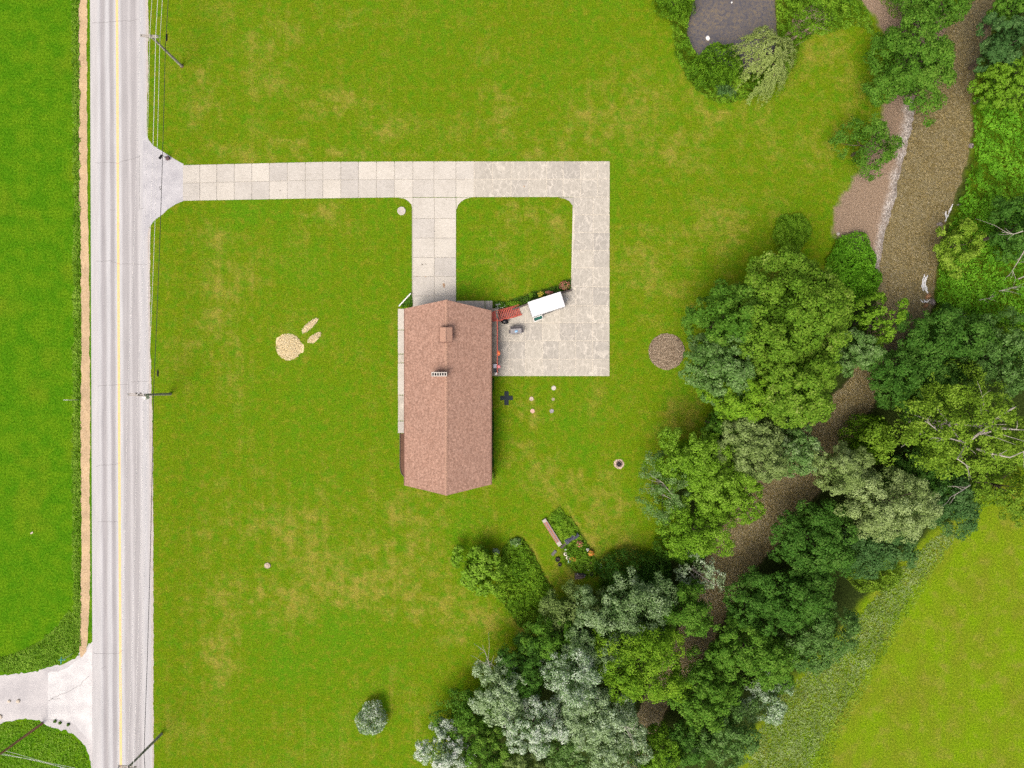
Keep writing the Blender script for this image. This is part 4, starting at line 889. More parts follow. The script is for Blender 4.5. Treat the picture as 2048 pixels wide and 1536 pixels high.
def crown_leaves(R, z0, z1, n, r_, clumps, csize, density=1.0, drop=.35, flatness=1.0, leaf=.24):
    """leaf positions for a crown: big lobes on an uneven dome, each lobe a cluster of leafy clumps; origin at the trunk foot"""
    rx, ry = R; rm = (rx+ry)/2; zc = z0+(z1-z0)*.40; hz = z1-zc; hl = zc-z0
    k1 = clumps; gold = np.pi*(3-5**.5); i = np.arange(k1)+.5
    u = np.clip(1-i/k1*(1+drop)+r_.normal(0, .07, k1), -.9, 1); th = i*gold+r_.random()*6.28+r_.normal(0, .25, k1); rad = np.sqrt(np.clip(1-u*u, 0, 1))
    lob = 1+.13*np.sin(2*th+r_.random()*6)+.12*np.sin(3*th+r_.random()*6)+.10*np.sin(5*th+r_.random()*6)
    q = (.60+.24*r_.random(k1))*lob; LR = rm*(.34+.13*r_.random(k1))*min(1., 3.6/k1**.5+.15)
    Lc = np.stack([rad*np.cos(th)*rx*q, rad*np.sin(th)*ry*q, zc+np.where(u > 0, u*hz, u*hl)*(.62+.3*r_.random(k1))], -1)
    Lo = unit(np.stack([Lc[:, 0]/rx, Lc[:, 1]/ry, (Lc[:, 2]-zc)/max(hz, .1)*.9+.30], -1))
    m2 = 9; k = k1*m2; li = np.repeat(np.arange(k1), m2)
    d1 = unit(unit(r_.normal(size=(k, 3)))*.95+Lo[li]*.75+np.array([0, 0, .30]))
    vs_ = np.clip(hz/max(rm, .1), .45, 1.0)
    C = Lc[li]+d1*(LR[li]*(.62+.38*r_.random(k)))[:, None]*np.array([1, 1, vs_])
    cs_ = np.clip(LR[li]*(.26+.22*r_.random(k)), .20, .95)
    C[:, 2] = np.maximum(C[:, 2], z0+cs_*.4)
    wts = cs_**2; wts /= wts.sum(); ci = r_.choice(k, n, p=wts)
    d = unit(r_.normal(size=(n, 3))*.85+d1[ci]*.6+np.array([0, 0, .40]))
    rr_ = cs_[ci]*(.70+.42*r_.random(n))*np.where(r_.random(n) < .14, .55, 1.0)
    pos = C[ci]+d*rr_[:, None]*np.array([1, 1, .85])
    nrm = unit(d*.75+np.array([0, 0, .45])+r_.normal(0, .36, (n, 3)))
    size = leaf*(.60+.75*r_.random(n)); lt = r_.random(k1); ct = r_.random(k)
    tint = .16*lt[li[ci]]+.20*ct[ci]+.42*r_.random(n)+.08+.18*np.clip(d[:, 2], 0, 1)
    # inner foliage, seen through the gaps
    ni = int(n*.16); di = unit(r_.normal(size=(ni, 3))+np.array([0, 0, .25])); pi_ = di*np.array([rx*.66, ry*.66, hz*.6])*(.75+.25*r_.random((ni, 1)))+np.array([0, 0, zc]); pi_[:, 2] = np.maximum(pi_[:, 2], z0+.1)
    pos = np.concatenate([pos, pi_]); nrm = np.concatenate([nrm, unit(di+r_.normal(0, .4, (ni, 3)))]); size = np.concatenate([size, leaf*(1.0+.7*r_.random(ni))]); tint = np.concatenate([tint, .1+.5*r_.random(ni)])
    return pos, nrm, size, tint, Lc
def dome_leaves(R, hh, n, r_, leaf, lump=.75):
    """a dense bush: leaves over a lumpy dome down to the ground"""
    th = r_.random(n)*6.283; rad = np.sqrt(r_.random(n))*1.03; ph = r_.random(3)*6; lob = 1+.09*np.sin(2*th+ph[0])+.07*np.sin(3*th+ph[1])+.05*np.sin(6*th+ph[2])
    x, y = R[0]*rad*lob*np.cos(th), R[1]*rad*lob*np.sin(th); sd = r_.integers(0, 90)
    nz = lambda X, Y: fbm(X/lump+40, Y/lump+40, sd, 3); h0 = nz(x, y); e = .1
    dome = np.sqrt(np.clip(1-(rad/1.04)**2, 0, 1)); z = hh*(.18+.62*dome)*(.55+.9*h0)*(1-.30*r_.random(n)**2.5)
    gx_ = (nz(x+e, y)-h0)/e*hh*.7; gy_ = (nz(x, y+e)-h0)/e*hh*.7
    nrm = unit(np.stack([-gx_+rad*np.cos(th)*.5*rad**2, -gy_+rad*np.sin(th)*.5*rad**2, np.full(n, .9)], -1)+r_.normal(0, .33, (n, 3)))
    tint = .1+.5*r_.random(n)+.45*(h0-.3)
    pos = np.stack([x, y, z], -1)+r_.normal(0, .05, (n, 3)); pos[:, 2] = np.maximum(pos[:, 2], .03)
    C = np.stack([R[0]*.5*np.cos(np.arange(8)), R[1]*.5*np.sin(np.arange(8)), np.full(8, hh*.55)], -1)
    return pos, nrm, leaf*(.6+.75*r_.random(n)), tint, C

TREES = []
def tree(name, px, py, rx, ry, hh, kind, n, label, cat="tree", clumps=None, leaf=.24, group="trees along the creek", trunk=True, bare=None, silver=0.0, drop=.35, sparse=0.0, z0f=.25, barkm=None, asp=.72, shift=0.0, dome=False):
    seed = int(abs(px)*7+abs(py)*13) % 100003; r_ = np.random.default_rng(seed)
    zc = hh*.72; f_ = (H-zc)/H; cx, cy, _ = P(px, py, zc)
    R = (rx/S*f_, ry/S*f_); rm = (R[0]+R[1])/2
    k = clumps or int(np.clip(rm*rm*.75+9, 11, 46)); cz = 0
    n = int(n*1.25)
    pos, nrm, size, tint, C = dome_leaves((R[0]*.97, R[1]*.97), hh, n, r_, leaf) if dome else crown_leaves((R[0]*1.0, R[1]*1.0), hh*z0f, hh*.97, n, r_, k, cz, leaf=leaf, drop=drop)
    if sparse: keep = vnoise(pos[:, 0]*1.1+50, pos[:, 1]*1.1+50, seed % 50) > sparse; pos, nrm, size, tint = pos[keep], nrm[keep], size[keep], tint[keep]
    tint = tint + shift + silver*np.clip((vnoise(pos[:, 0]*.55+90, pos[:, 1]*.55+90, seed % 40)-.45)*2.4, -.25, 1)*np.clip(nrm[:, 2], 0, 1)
    root = empty(name, (cx, cy, -0.02 if group != 'x' else 0), label, cat, group)
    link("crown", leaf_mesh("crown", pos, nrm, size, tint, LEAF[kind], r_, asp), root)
    if trunk:
        m_ = MB(); tr_ = max(.07, hh*.020); bm_ = barkm or BARK
        top = (r_.normal(0, .2), r_.normal(0, .2), hh*.62); m_.tube([(0, 0, -.3), (top[0]*.2, top[1]*.2, hh*.22), (top[0]*.6, top[1]*.6, hh*.45), top], [tr_*1.35, tr_, tr_*.75, tr_*.4], 8)
        for j in r_.choice(len(C), min(9, len(C)), replace=False):
            c_ = C[j]; f2 = .25+.3*r_.random(); b_ = np.array([top[0]*f2*1.4, top[1]*f2*1.4, hh*.62*(.3+f2)]); mid = (b_+c_)/2+np.array([0, 0, -.12*hh*.3])+r_.normal(0, .15, 3)
            m_.tube([b_, mid, c_*.94+b_*.06], [tr_*.5, tr_*.32, tr_*.12], 5)
        m_.build("trunk", bm_, root)
    for bp in (bare or []):
        rad = bp[0]; pts = [np.array(P(*q))-np.array([cx, cy, 0]) for q in bp[1]]; m_ = MB()
        m_.tube(pts, [rad*(1-.75*i/(len(pts)-1)) for i in range(len(pts))], 6)
        for i in range(1, len(pts)):                    # twigs
            for _ in range(bp[2] if len(bp) > 2 else 2):
                f2 = r_.random(); a = pts[i-1]+(pts[i]-pts[i-1])*f2; d = unit((pts[i]-pts[i-1])[None])[0]+r_.normal(0, .55, 3); L = .5+r_.random()*1.2
                b1 = a+d*L*.5; b2 = b1+(d+r_.normal(0, .35, 3))*L*.5; m_.tube([a, b1, b2], [rad*.38, rad*.26, rad*.1], 4)
        m_.build("bare_branch", BARK_PALE, root)
    return root

T = tree
# north-east corner
T("maple_tree", 1880, -8, 70, 50, 9, 'green', 9000, "dense green tree cut by the top edge on the creek's west bank")
T("maple_tree", 1836, 126, 90, 80, 9.5, 'green', 16000, "round dark green tree standing alone on the dirt bank near the creek")
T("young_tree", 1738, 288, 54, 60, 6.0, 'green', 5600, "loose small tree at the lawn edge below the round bank tree", sparse=.30, leaf=.2)
T("ash_tree", 2040, 2, 40, 34, 9, 'green', 4000, "green tree in the top right corner of the picture")
T("ash_tree", 2024, 78, 50, 46, 10, 'blue', 6500, "dark bluish green tree at the right edge across the creek from the round tree")
T("ash_tree", 2016, 165, 52, 44, 8, 'ygreen', 5500, "tree with lime-tipped leaves just above the knotweed bank", shift=-.08)
T("box_elder", 1921, 487, 48, 46, 5.5, 'yellow', 4200, "yellow-green small tree overhanging the creek at the knotweed bank", sparse=.28, leaf=.22)
T("spruce_tree", 2046, 455, 34, 70, 10, 'dark', 6500, "dark tree on the right edge beside the knotweed bank", bare=[(.06, [(2046,462,10),(2028,468,9.6),(2004,464,9.2)], 3), (.07, [(2050,500,9),(2032,530,7),(2018,552,5)], 3)])
T("round_shrub", 1588, 465, 36, 44, 2.0, 'bright', 4200, "solitary egg-shaped green shrub on the east lawn", "shrub", leaf=.17, group="shrubs on the lawn", trunk=False, z0f=.03, drop=.7, dome=True)
T("bank_shrub", 1712, 515, 52, 48, 2.3, 'knot', 5200, "bright green shrub mass where the dirt bank ends at the creek", "shrub", leaf=.2, trunk=False, z0f=.03, drop=.8, dome=True)
T("bank_shrub", 1732, 562, 36, 40, 2.6, 'knot', 3200, "bright green shrub between the big maple and the creek", "shrub", leaf=.2, trunk=False, z0f=.03, drop=.8, dome=True)
# big maple group
T("big_maple", 1585, 625, 135, 102, 15, 'maple', 27000, "largest maple crown of the clump below the egg-shaped shrub, northern one", leaf=.27, shift=.02)
T("big_maple", 1462, 640, 70, 70, 13, 'green', 9500, "dark green crown on the north-west flank of the maple clump", leaf=.26, silver=.25)
T("big_maple", 1445, 730, 66, 72, 13, 'palegreen', 9500, "maple crown with whitish leaf tips facing the wood chip patch", leaf=.26, shift=-.06)
T("big_maple", 1590, 765, 100, 84, 14.5, 'maple', 17000, "bright maple crown leaning over the creek at the clump's south-east", leaf=.27, shift=.03)
T("big_maple", 1490, 785, 62, 62, 12.5, 'bright', 8200, "bright green maple crown at the south tip of the clump", leaf=.26)
T("box_elder", 1757, 640, 46, 52, 8, 'ygreen', 4000, "thin olive-green tree reaching over the creek east of the largest maple", sparse=.25, leaf=.22, shift=-.14)
T("box_elder", 1722, 702, 44, 46, 8.5, 'palegreen', 4600, "pale-leafed tree overhanging the creek below the thin olive one", leaf=.24)
# middle of the west bank
T("bank_tree", 1500, 895, 70, 64, 11, 'olive', 10500, "rounded pale yellow-green tree on the west bank just below the maple clump", leaf=.25, shift=-.08)
T("bank_tree", 1598, 900, 46, 50, 9, 'palegreen', 5000, "whitish green small tree at the water east of the pale yellow-green one", leaf=.22, silver=.3)
T("bank_tree", 1440, 848, 34, 40, 8, 'green', 3200, "dark green tree squeezed between maple clump and pale yellow-green tree")
T("bank_tree", 1392, 920, 74, 60, 10.5, 'ygreen', 9000, "yellow-green tree nearest the fire pit", leaf=.22, shift=-.06)
T("bank_tree", 1335, 975, 52, 66, 8, 'palegreen', 5200, "thin pale tree with bare twigs on the lawn side by the fire pit", sparse=.32, leaf=.18, bare=[(.05, [(1345,990,6),(1325,965,7.5),(1302,952,8)], 3), (.04, [(1345,1000,6),(1320,985,7),(1303,975,7.4)], 3)])
T("bank_tree", 1435, 975, 58, 60, 10, 'ygreen', 7000, "lime-tinged tree at the creek edge behind the thin pale tree", leaf=.22)
T("bank_tree", 1490, 1005, 36, 42, 7, 'ygreen', 3200, "small lime tree hanging over the creek bend", leaf=.2, shift=-.1)
T("bank_tree", 1395, 1060, 70, 52, 8.5, 'ygreen', 7000, "low yellow-green tree south of the fire pit trees", leaf=.2, shift=-.12)
T("bank_shrub", 1368, 1100, 52, 36, 4, 'green', 4000, "dark green shrub above the grey twiggy bush", "shrub", leaf=.2, z0f=.05, dome=True)
T("twiggy_bush", 1400, 1150, 48, 40, 4.5, 'silver', 2600, "grey half-bare twiggy bush leaning over the creek", "shrub", sparse=.36, leaf=.18, shift=.12, barkm=BARK_PALE, bare=[(.04, [(1370,1130,2),(1400,1150,4),(1432,1172,4.6)], 6), (.035, [(1375,1135,2),(1395,1165,4),(1415,1195,4.4)], 6)])
T("bank_shrub", 1270, 1150, 84, 44, 3.6, 'dark', 7000, "low dark shrub thicket just below the flower garden", "shrub", leaf=.2, z0f=.05, dome=True)
# southern wood, west bank
T("wood_tree", 1255, 1218, 92, 62, 9, 'silver', 12000, "broad pale-leafed tree south of the low dark thicket", leaf=.2, shift=-.2)
T("wood_tree", 1150, 1225, 76, 44, 5.5, 'olive', 6500, "low olive-green tree beside the vegetable patch's south end", leaf=.19, shift=-.22)
T("wood_tree", 1368, 1226, 66, 44, 8, 'green', 6000, "green tree bridging over the creek below the twiggy bush", leaf=.22)
T("wood_tree", 1195, 1290, 62, 48, 8.5, 'silver', 6500, "pale olive tree in the middle of the southern wood's west half", leaf=.2, shift=-.22)
T("wood_tree", 1285, 1325, 88, 80, 11, 'bright', 14500, "bright green tree on the west bank of the shaded lower creek", leaf=.2, silver=.2, shift=-.05)
T("wood_tree", 1108, 1285, 54, 44, 7.5, 'green', 5200, "green tree at the wood's lawn edge below the vegetable patch", leaf=.2)
T("wood_tree", 1050, 1338, 56, 50, 8, 'dark', 6000, "dark green tree beside the dead branches at the lawn edge", leaf=.21, bare=[(.06, [(1012,1375,4),(985,1352,6),(975,1318,7),(965,1290,7.2)], 4), (.05, [(1000,1340,5),(985,1330,6),(958,1322,6.6)], 4)])
T("silver_maple", 1150, 1360, 58, 66, 11, 'white', 9000, "whitish silver tree near the centre of the southern wood", leaf=.18, shift=-.14)
T("silver_maple", 1000, 1390, 46, 66, 9.5, 'silver', 7000, "silvery tree at the wood's western edge above the whitest crown", leaf=.19, shift=.0)
T("silver_maple", 1066, 1455, 56, 58, 11, 'white', 8500, "cream-white leafed round crown in the southern wood", leaf=.18, shift=-.05)
T("silver_maple", 1190, 1440, 78, 62, 11, 'silver', 10500, "silver-grey tree with bare forked branch over the lower creek gap", leaf=.19, shift=.02, bare=[(.07, [(1235,1442,9),(1250,1455,10),(1262,1474,10.3)], 3), (.05, [(1248,1452,9.8),(1262,1458,10),(1276,1458,10.2)], 2)])
T("silver_maple", 1240, 1505, 66, 52, 11, 'silver', 7500, "silvery tree at the bottom edge beside the lower creek gap", leaf=.19, shift=-.04)
T("wood_tree", 935, 1440, 56, 54, 5.5, 'green', 6000, "green bushy tree at the wood's westernmost lawn edge", leaf=.2)
T("silver_maple", 885, 1508, 50, 46, 7, 'white', 6000, "whitest shrubby crown at the bottom edge nearest the front lawn", leaf=.18, shift=.05)
T("wood_tree", 975, 1510, 46, 46, 8, 'green', 5000, "green tree at the bottom edge between two whitish crowns", leaf=.2, silver=.3)
T("wood_tree", 1130, 1515, 52, 44, 9, 'palegreen', 5600, "pale green tree at the bottom edge below the cream-white crown", leaf=.2)
T("wood_tree", 1040, 1535, 46, 40, 9, 'olive', 4500, "olive tree cut by the bottom edge below the cream-white crown's left side", leaf=.2, shift=-.15)
T("wood_tree", 1310, 1510, 58, 46, 7, 'ygreen', 5600, "yellowish green tree at the bottom edge right of the creek gap", leaf=.2, shift=-.18)
# east bank
T("dark_tree", 1890, 685, 96, 66, 9.5, 'dark', 12000, "broad dark green tree below the knotweed bank", leaf=.24)
T("dark_tree", 2008, 712, 66, 74, 10, 'palegreen', 9000, "dull olive-green tree at the right edge below the knotweed bank", leaf=.23, shift=-.2)
T("dark_tree", 1825, 765, 82, 58, 9.5, 'dark', 9500, "dark green tree leaning over the creek above the bright round bush", leaf=.24)
T("round_bush", 1755, 880, 54, 48, 6.5, 'bright', 6500, "bright green round bush at the creek's east edge", "shrub", leaf=.22, dome=True)
T("walnut_tree", 1925, 850, 135, 112, 14.5, 'yellow', 15000, "big yellow-green tree with pale bare limbs at the right edge", leaf=.24, sparse=.30, shift=-.12, barkm=BARK_PALE, clumps=42,
  bare=[(.16, [(1938,882,10.5),(1965,862,12.5),(1995,835,13.6),(2030,815,14)], 3), (.12, [(1960,868,12),(2005,858,13.5),(2050,860,14)], 2), (.14, [(1955,898,11),(1985,908,13),(2020,915,13.8),(2050,902,14)], 2),
        (.11, [(1930,890,11),(1915,918,12.5),(1940,935,13)], 2), (.10, [(1930,885,11),(1905,878,13),(1875,876,13.6)], 3), (.07, [(1880,865,12),(1862,850,13.5),(1850,842,14)], 3), (.08, [(1965,820,12),(1968,805,13.5),(1960,795,14)], 4), (.07, [(1940,970,10),(1918,985,11),(1900,995,11.2)], 3)])
T("walnut_tree", 2020, 975, 66, 66, 8.5, 'yellow', 6500, "lower yellow-green tree at the right edge above the meadow", leaf=.21, shift=-.18, sparse=.18)
T("understory_tree", 1850, 955, 70, 62, 5.5, 'dark', 6500, "shaded dark tree under the big yellow-green one", leaf=.22)
T("olive_tree", 1685, 940, 60, 48, 11, 'olive', 8500, "khaki-green crown overhanging the creek, smaller of two", leaf=.19, shift=-.08)
T("olive_tree", 1790, 1015, 96, 66, 12, 'olive', 16000, "broad pale khaki crown of the creek's east bank", leaf=.19, shift=.05, silver=.25)
T("dark_tree", 1640, 1085, 88, 78, 8.5, 'dark', 12500, "dark green tree on the east bank opposite the creek bend", leaf=.23)
T("dark_tree", 1755, 1095, 84, 46, 7, 'blue', 8000, "bluish dark tree below the broad khaki crown", leaf=.22)
T("dark_tree", 1905, 1010, 58, 56, 6.5, 'blue', 6000, "bluish dark tree at the meadow edge under the yellow-green tree", leaf=.22)
T("yellow_bush", 1758, 1150, 50, 46, 3.2, 'yellow', 4200, "yellow bush at the meadow edge", "shrub", leaf=.2, z0f=.05, dome=True)
T("dark_tree", 1590, 1190, 78, 62, 10, 'dark', 10000, "dark green tree in the middle of the southern wood's east half", leaf=.23)
T("dark_tree", 1640, 1265, 72, 76, 9, 'palegreen', 9500, "green tree with creamy leaf tips at the meadow edge", leaf=.22, shift=-.16)
T("dark_tree", 1515, 1215, 50, 52, 9, 'dark', 5000, "dark tree at the narrow shaded creek neck", leaf=.22)
T("wood_tree", 1500, 1310, 80, 56, 10, 'green', 9500, "mid-green tree on the east bank of the shaded lower creek", leaf=.23, shift=.05)
T("wood_tree", 1415, 1395, 58, 76, 9.5, 'green', 8500, "green tree right of the lower creek gap", leaf=.22)
T("wood_tree", 1455, 1480, 66, 60, 9, 'palegreen', 7500, "pale-tipped green tree at the bottom edge of the east wood", leaf=.22, shift=-.12)
T("elder_bush", 1535, 1400, 44, 58, 5.5, 'white', 5200, "white-blossomed bush at the wood's meadow edge", "shrub", leaf=.19, shift=-.16)
T("wood_tree", 1380, 1490, 46, 48, 7, 'dark', 4500, "dark tree at the bottom edge right of the creek gap", leaf=.22)
T("wood_tree", 1560, 1330, 48, 44, 6, 'green', 4200, "small green tree above the white-blossomed bush", leaf=.2)
# alone on the lawn, at the pond
T("silver_shrub", 739, 1446, 30, 36, 3.0, 'white', 3000, "lone silvery white shrub on the south lawn", "shrub", leaf=.17, group="shrubs on the lawn", shift=.12, dome=True)
T("magnolia_shrub", 957, 1141, 46, 47, 3.6, 'ygreen', 3600, "large-leafed yellow-green shrub left of the vegetable patch", "shrub", leaf=.30, group="shrubs on the lawn", shift=.02)
T("pond_shrub", 1440, 120, 52, 44, 4, 'ygreen', 6500, "rounded green shrub on the pond's south shore", "shrub", leaf=.18, group="plants around the pond", shift=-.16, dome=True)
T("pond_shrub", 1352, -4, 42, 30, 4, 'ygreen', 3500, "green shrub at the top edge on the pond's west shore", "shrub", leaf=.18, group="plants around the pond", shift=-.14, dome=True)

# weeping willow
def willow(px, py, rx, ry, hh, n):
    r_ = np.random.default_rng(77); zc = hh*.6; cx, cy, _ = P(px, py, zc); R = np.array([rx, ry])/S*(H-zc)/H
    root = empty("willow_tree", (cx, cy, -.3), "pale yellow weeping willow overhanging the pond", "tree", "plants around the pond")
    ns = 230; th = r_.random(ns)*6.283; rad = np.sqrt(r_.random(ns)); lob = 1+.2*np.sin(3*th+1)+.12*np.sin(5*th)
    sx_, sy = R[0]*rad*np.cos(th)*.8*lob, R[1]*rad*np.sin(th)*.8*lob; sz = hh*(.98-.42*rad**2)+r_.normal(0, .2, ns)
    si = r_.integers(0, ns, n); f_ = r_.random(n); ln = (1.2+1.8*r_.random(ns))[si]
    od = np.stack([np.cos(th), np.sin(th)], -1)[si]*(.45+.5*rad[si])[:, None]
    pos = np.stack([sx_[si]+od[:, 0]*ln*f_*.55, sy[si]+od[:, 1]*ln*f_*.55, np.maximum(sz[si]-ln*f_**1.6, .3)], -1)+r_.normal(0, .09, (n, 3))
    nrm = unit(np.concatenate([od*.6, np.full((n, 1), .7)], 1)+r_.normal(0, .35, (n, 3)))
    link("crown", leaf_mesh("crown", pos, nrm, .22*(.7+.6*r_.random(n)), .2+.3*r_.random(n)+.35*(1-f_)*r_.random(ns)[si]+.1, LEAF['willow'], r_, .42), root)
    m_ = MB(); m_.tube([(0,0,-.6),(.1,0,2),(.2,.1,4.5)], [.3,.22,.14], 8)
    for k in range(9): a = k*.7; m_.tube([(.15,.05,3.5),(R[0]*.35*math.cos(a),R[1]*.35*math.sin(a),hh*.78),(R[0]*.65*math.cos(a),R[1]*.65*math.sin(a),hh*.74)], [.1,.07,.03], 5)
    m_.build("trunk", BARK, root)
willow(1537, 112, 56, 72, 7.5, 11000)

# ---------------------------------------------------------------- ground-hugging plants (uncountable)
def inside(poly, num, r_):
    p = np.array(poly, float); lo, hi = p.min(0), p.max(0); out = np.zeros((0, 2))
    while len(out) < num:
        q = lo+(hi-lo)*r_.random((num*2, 2)); j = q+np.stack([(fbm(q[:, 0]/9, q[:, 1]/9, 3)-.5)*12, (fbm(q[:, 0]/9, q[:, 1]/9, 5)-.5)*12], -1)
        out = np.concatenate([out, q[sdist(j[:, 0], j[:, 1], poly) > 0]])
    return out[:num]
def cover(name, polys, num, hgt, kind, lab, seed, leaf=.2, lump=18, shift=0.0, droop=None, asp=.72, zbase=0.0, minus=None, kindtag='stuff'):
    r_ = np.random.default_rng(seed); q = inside(polys, num, r_)
    if minus is not None: q = q[sdist(q[:, 0], q[:, 1], minus) < -2]
    n_ = len(q); e = sstep(0, 14, sdist(q[:, 0], q[:, 1], polys)); hn = fbm(q[:, 0]/lump, q[:, 1]/lump, seed % 30, 3)
    z = zbase+hgt*(.25+.75*e)*(.35+1.0*hn)*(1-.45*r_.random(n_)**2)
    x = (q[:, 0]-1024)/S*(H-z)/H; y = (768-q[:, 1])/S*(H-z)/H
    gxn = fbm((q[:, 0]+3)/lump, q[:, 1]/lump, seed % 30, 3)-hn; gyn = fbm(q[:, 0]/lump, (q[:, 1]+3)/lump, seed % 30, 3)-hn
    nrm = unit(np.stack([-gxn*hgt*12, gyn*hgt*12, np.full(n_, 1.15)], -1)+r_.normal(0, .25, (n_, 3)))
    tint = .15+.6*r_.random(n_)+shift+(fbm(q[:, 0]/26, q[:, 1]/26, seed % 17, 2)-.5)*.7
    o = link(name, leaf_mesh(name, np.stack([x, y, z], -1), nrm, leaf*(.6+.8*r_.random(n_)), tint, LEAF[kind], r_, asp, droop=droop)); return tag(o, lab, None, None, kindtag)
cover("knotweed_foliage", bank, 62000, 1.1, 'knot', "dense bright green knotweed on the creek's east bank", 201, .23, 26)
cover("bank_foliage", [(1880,600),(2060,650),(2060,720),(1960,700),(1860,660),(1862,630)], 9000, 1.2, 'bright', "mixed low greenery between knotweed and dark trees", 203, .2, 16)
cover("pond_edge_foliage", pond_rim[1:-1]+[(1712,-30)], 34000, .9, 'bright', "leafy marsh plants ringing the pond", 205, .17, 12, minus=pond)
cover("reeds", smooth_poly([(1425,160),(1448,152),(1478,180),(1470,200),(1440,200),(1428,185)], 1), 1500, 1.2, 'blue', "blue-green reeds on the pond's south shore", 207, .35, 10, .35, droop=.3, asp=.16)
cover("vegetable_foliage", veg, 9500, .7, 'bright', "bright leafy vegetable patch beside the large-leafed shrub", 209, .19, 9)
cover("garden_foliage", [(1093,1040),(1118,1013),(1150,1048),(1168,1078),(1140,1092),(1122,1088)], 5200, .55, 'bright', "bright green crop rows in the upper garden", 211, .16, 9, .18)
cover("flower_foliage", [(1125,1092),(1166,1074),(1206,1140),(1192,1156),(1158,1150),(1136,1128)], 4200, .5, 'ygreen', "mixed flower border in the lower garden", 213, .15, 7, -.1)
cover("bed_foliage", flower_bed, 1100, .4, 'green', "low mixed plants in the flower bed by the patio", 215, .14, 6, zbase=.1)
cover("corner_foliage", [(803,611),(825,586),(826,614),(812,617)], 600, .4, 'green', "dark low plants in the corner bed by the garage", 217, .14, 6)
cover("wall_foliage", [(981,756),(988,756),(988,935),(981,935)], 1400, .5, 'dark', "low dark plants along the house's east wall", 219, .14, 7)
cover("meadow_fringe", [(1905,1050),(1860,1080),(1800,1135),(1745,1200),(1690,1270),(1620,1340),(1550,1400),(1510,1480),(1480,1600),(1600,1600),(1640,1490),(1700,1400),(1745,1330),(1800,1230),(1850,1150),(1915,1070)], 12000, .30, 'olive', "tall pale grass fringe between wood and meadow", 221, .26, 9, .12, asp=.25)
cover("meadow_weeds", [(1860,1080),(1745,1200),(1620,1340),(1530,1430),(1500,1600),(1640,1600),(1680,1470),(1760,1330),(1830,1210),(1900,1090)], 12000, .25, 'yellow', "yellow-green weeds along the wood's meadow edge", 223, .15, 8, .08)
cover("field_edge_weeds", [(142,-40),(158,-40),(159,420),(162,700),(160,900),(162,1290),(146,1300),(144,1000),(146,600),(146,300)], 13000, .30, 'ygreen', "taller weeds along the hay field's road edge", 225, .15, 7, .12)
cover("field_edge_weeds", [(-60,1320),(20,1310),(70,1290),(110,1255),(140,1220),(158,1250),(156,1312),(120,1326),(92,1334),(60,1342),(-60,1350)], 6500, .28, 'ygreen', "coarse weeds along the side road's north edge", 227, .16, 8, .05)
cover("field_edge_weeds", [(-60,1452),(10,1447),(60,1441),(80,1445),(95,1455),(140,1470),(165,1492),(176,1520),(178,1600),(-60,1600)], 8000, .22, 'ygreen', "rough weedy grass south of the gravel side road", 229, .15, 8, .03)
cover("brush_foliage", [(1560,-30),(1600,60),(1640,70),(1720,50),(1760,90),(1735,20),(1705,-30)], 7000, .5, 'ygreen', "scrubby weeds around the fallen branches by the pond", 231, .16, 8, -.05)
cover("bank_weeds", [(1745,-20),(1790,40),(1830,40),(1800,-20)], 900, .25, 'ygreen', "sparse weeds on the dirt at the top bank", 233, .14, 8)

# small border plants that can be told apart
def plant(name, px, py, rx, ry, hh, kind, n, label, leaf=.14, shift=0.0, cat="plant", flower=None, group="flower bed and garden plants"):
    r_ = np.random.default_rng(int(px*3+py)); x, y, _ = P(px, py, hh*.6); root = empty(name, (x, y, 0), label, cat, group)
    d = unit(r_.normal(size=(n, 3))+np.array([0, 0, .5])); rr_ = r_.random(n)**.4
    pos = d*rr_[:, None]*np.array([rx/S, ry/S, hh*.75])+np.array([0, 0, hh*.3]); pos[:, 2] = np.maximum(pos[:, 2], .03)
    link("leaves", leaf_mesh("leaves", pos, unit(d+r_.normal(0, .4, (n, 3))+np.array([0, 0, .4])), leaf*(.6+.8*r_.random(n)), .1+.75*r_.random(n)+shift, LEAF[kind], r_), root)
    if flower:
        nf = flower[1]; d = unit(r_.normal(size=(nf, 3))*np.array([1, 1, .4])+np.array([0, 0, .9])); pos = d*np.array([rx/S, ry/S, hh*.85])*(.6+.45*r_.random((nf, 1)))+np.array([0, 0, hh*.35])
        link("blossoms", leaf_mesh("blossoms", pos, unit(d+np.array([0, 0, 1.])), np.full(nf, flower[2]), r_.random(nf), flower[0], r_, 1.0), root)
    return root
F_Y = leafmat("petal_yellow", [(0, (0.55,0.42,0.03)), (1, (0.80,0.66,0.10))], .1, .6, .2, raw=True); F_O = leafmat("petal_orange", [(0, (0.55,0.20,0.03)), (1, (0.80,0.36,0.08))], .1, .6, .2, raw=True)
F_W = leafmat("petal_white", [(0, (0.62,0.62,0.58)), (1, (0.80,0.80,0.78))], .1, .6, .2, raw=True); F_R = leafmat("petal_red", [(0, (0.35,0.09,0.07)), (1, (0.55,0.24,0.20))], .1, .6, .2, raw=True)
plant("flowering_plant", 1001, 611, 11, 9, .5, 'green', 380, "white-flecked plant in the flower bed nearest the house corner", flower=(F_W, 30, .12))
plant("low_hedge", 1028, 607, 18, 6, .6, 'bright', 700, "bright green low hedge in the flower bed above the stairs")
plant("flowering_plant", 1062.5, 590, 6, 6, .5, 'bright', 260, "small green plant in the flower bed left of the yellow one")
plant("flowering_plant", 1081.5, 588.5, 7, 6, .5, 'ygreen', 200, "yellow-flowering plant in the flower bed behind the trailer", flower=(F_Y, 60, .15))
plant("flowering_plant", 1098, 585, 9, 4, .4, 'dark', 160, "reddish plant in the flower bed behind the trailer's middle", flower=(F_R, 70, .13))
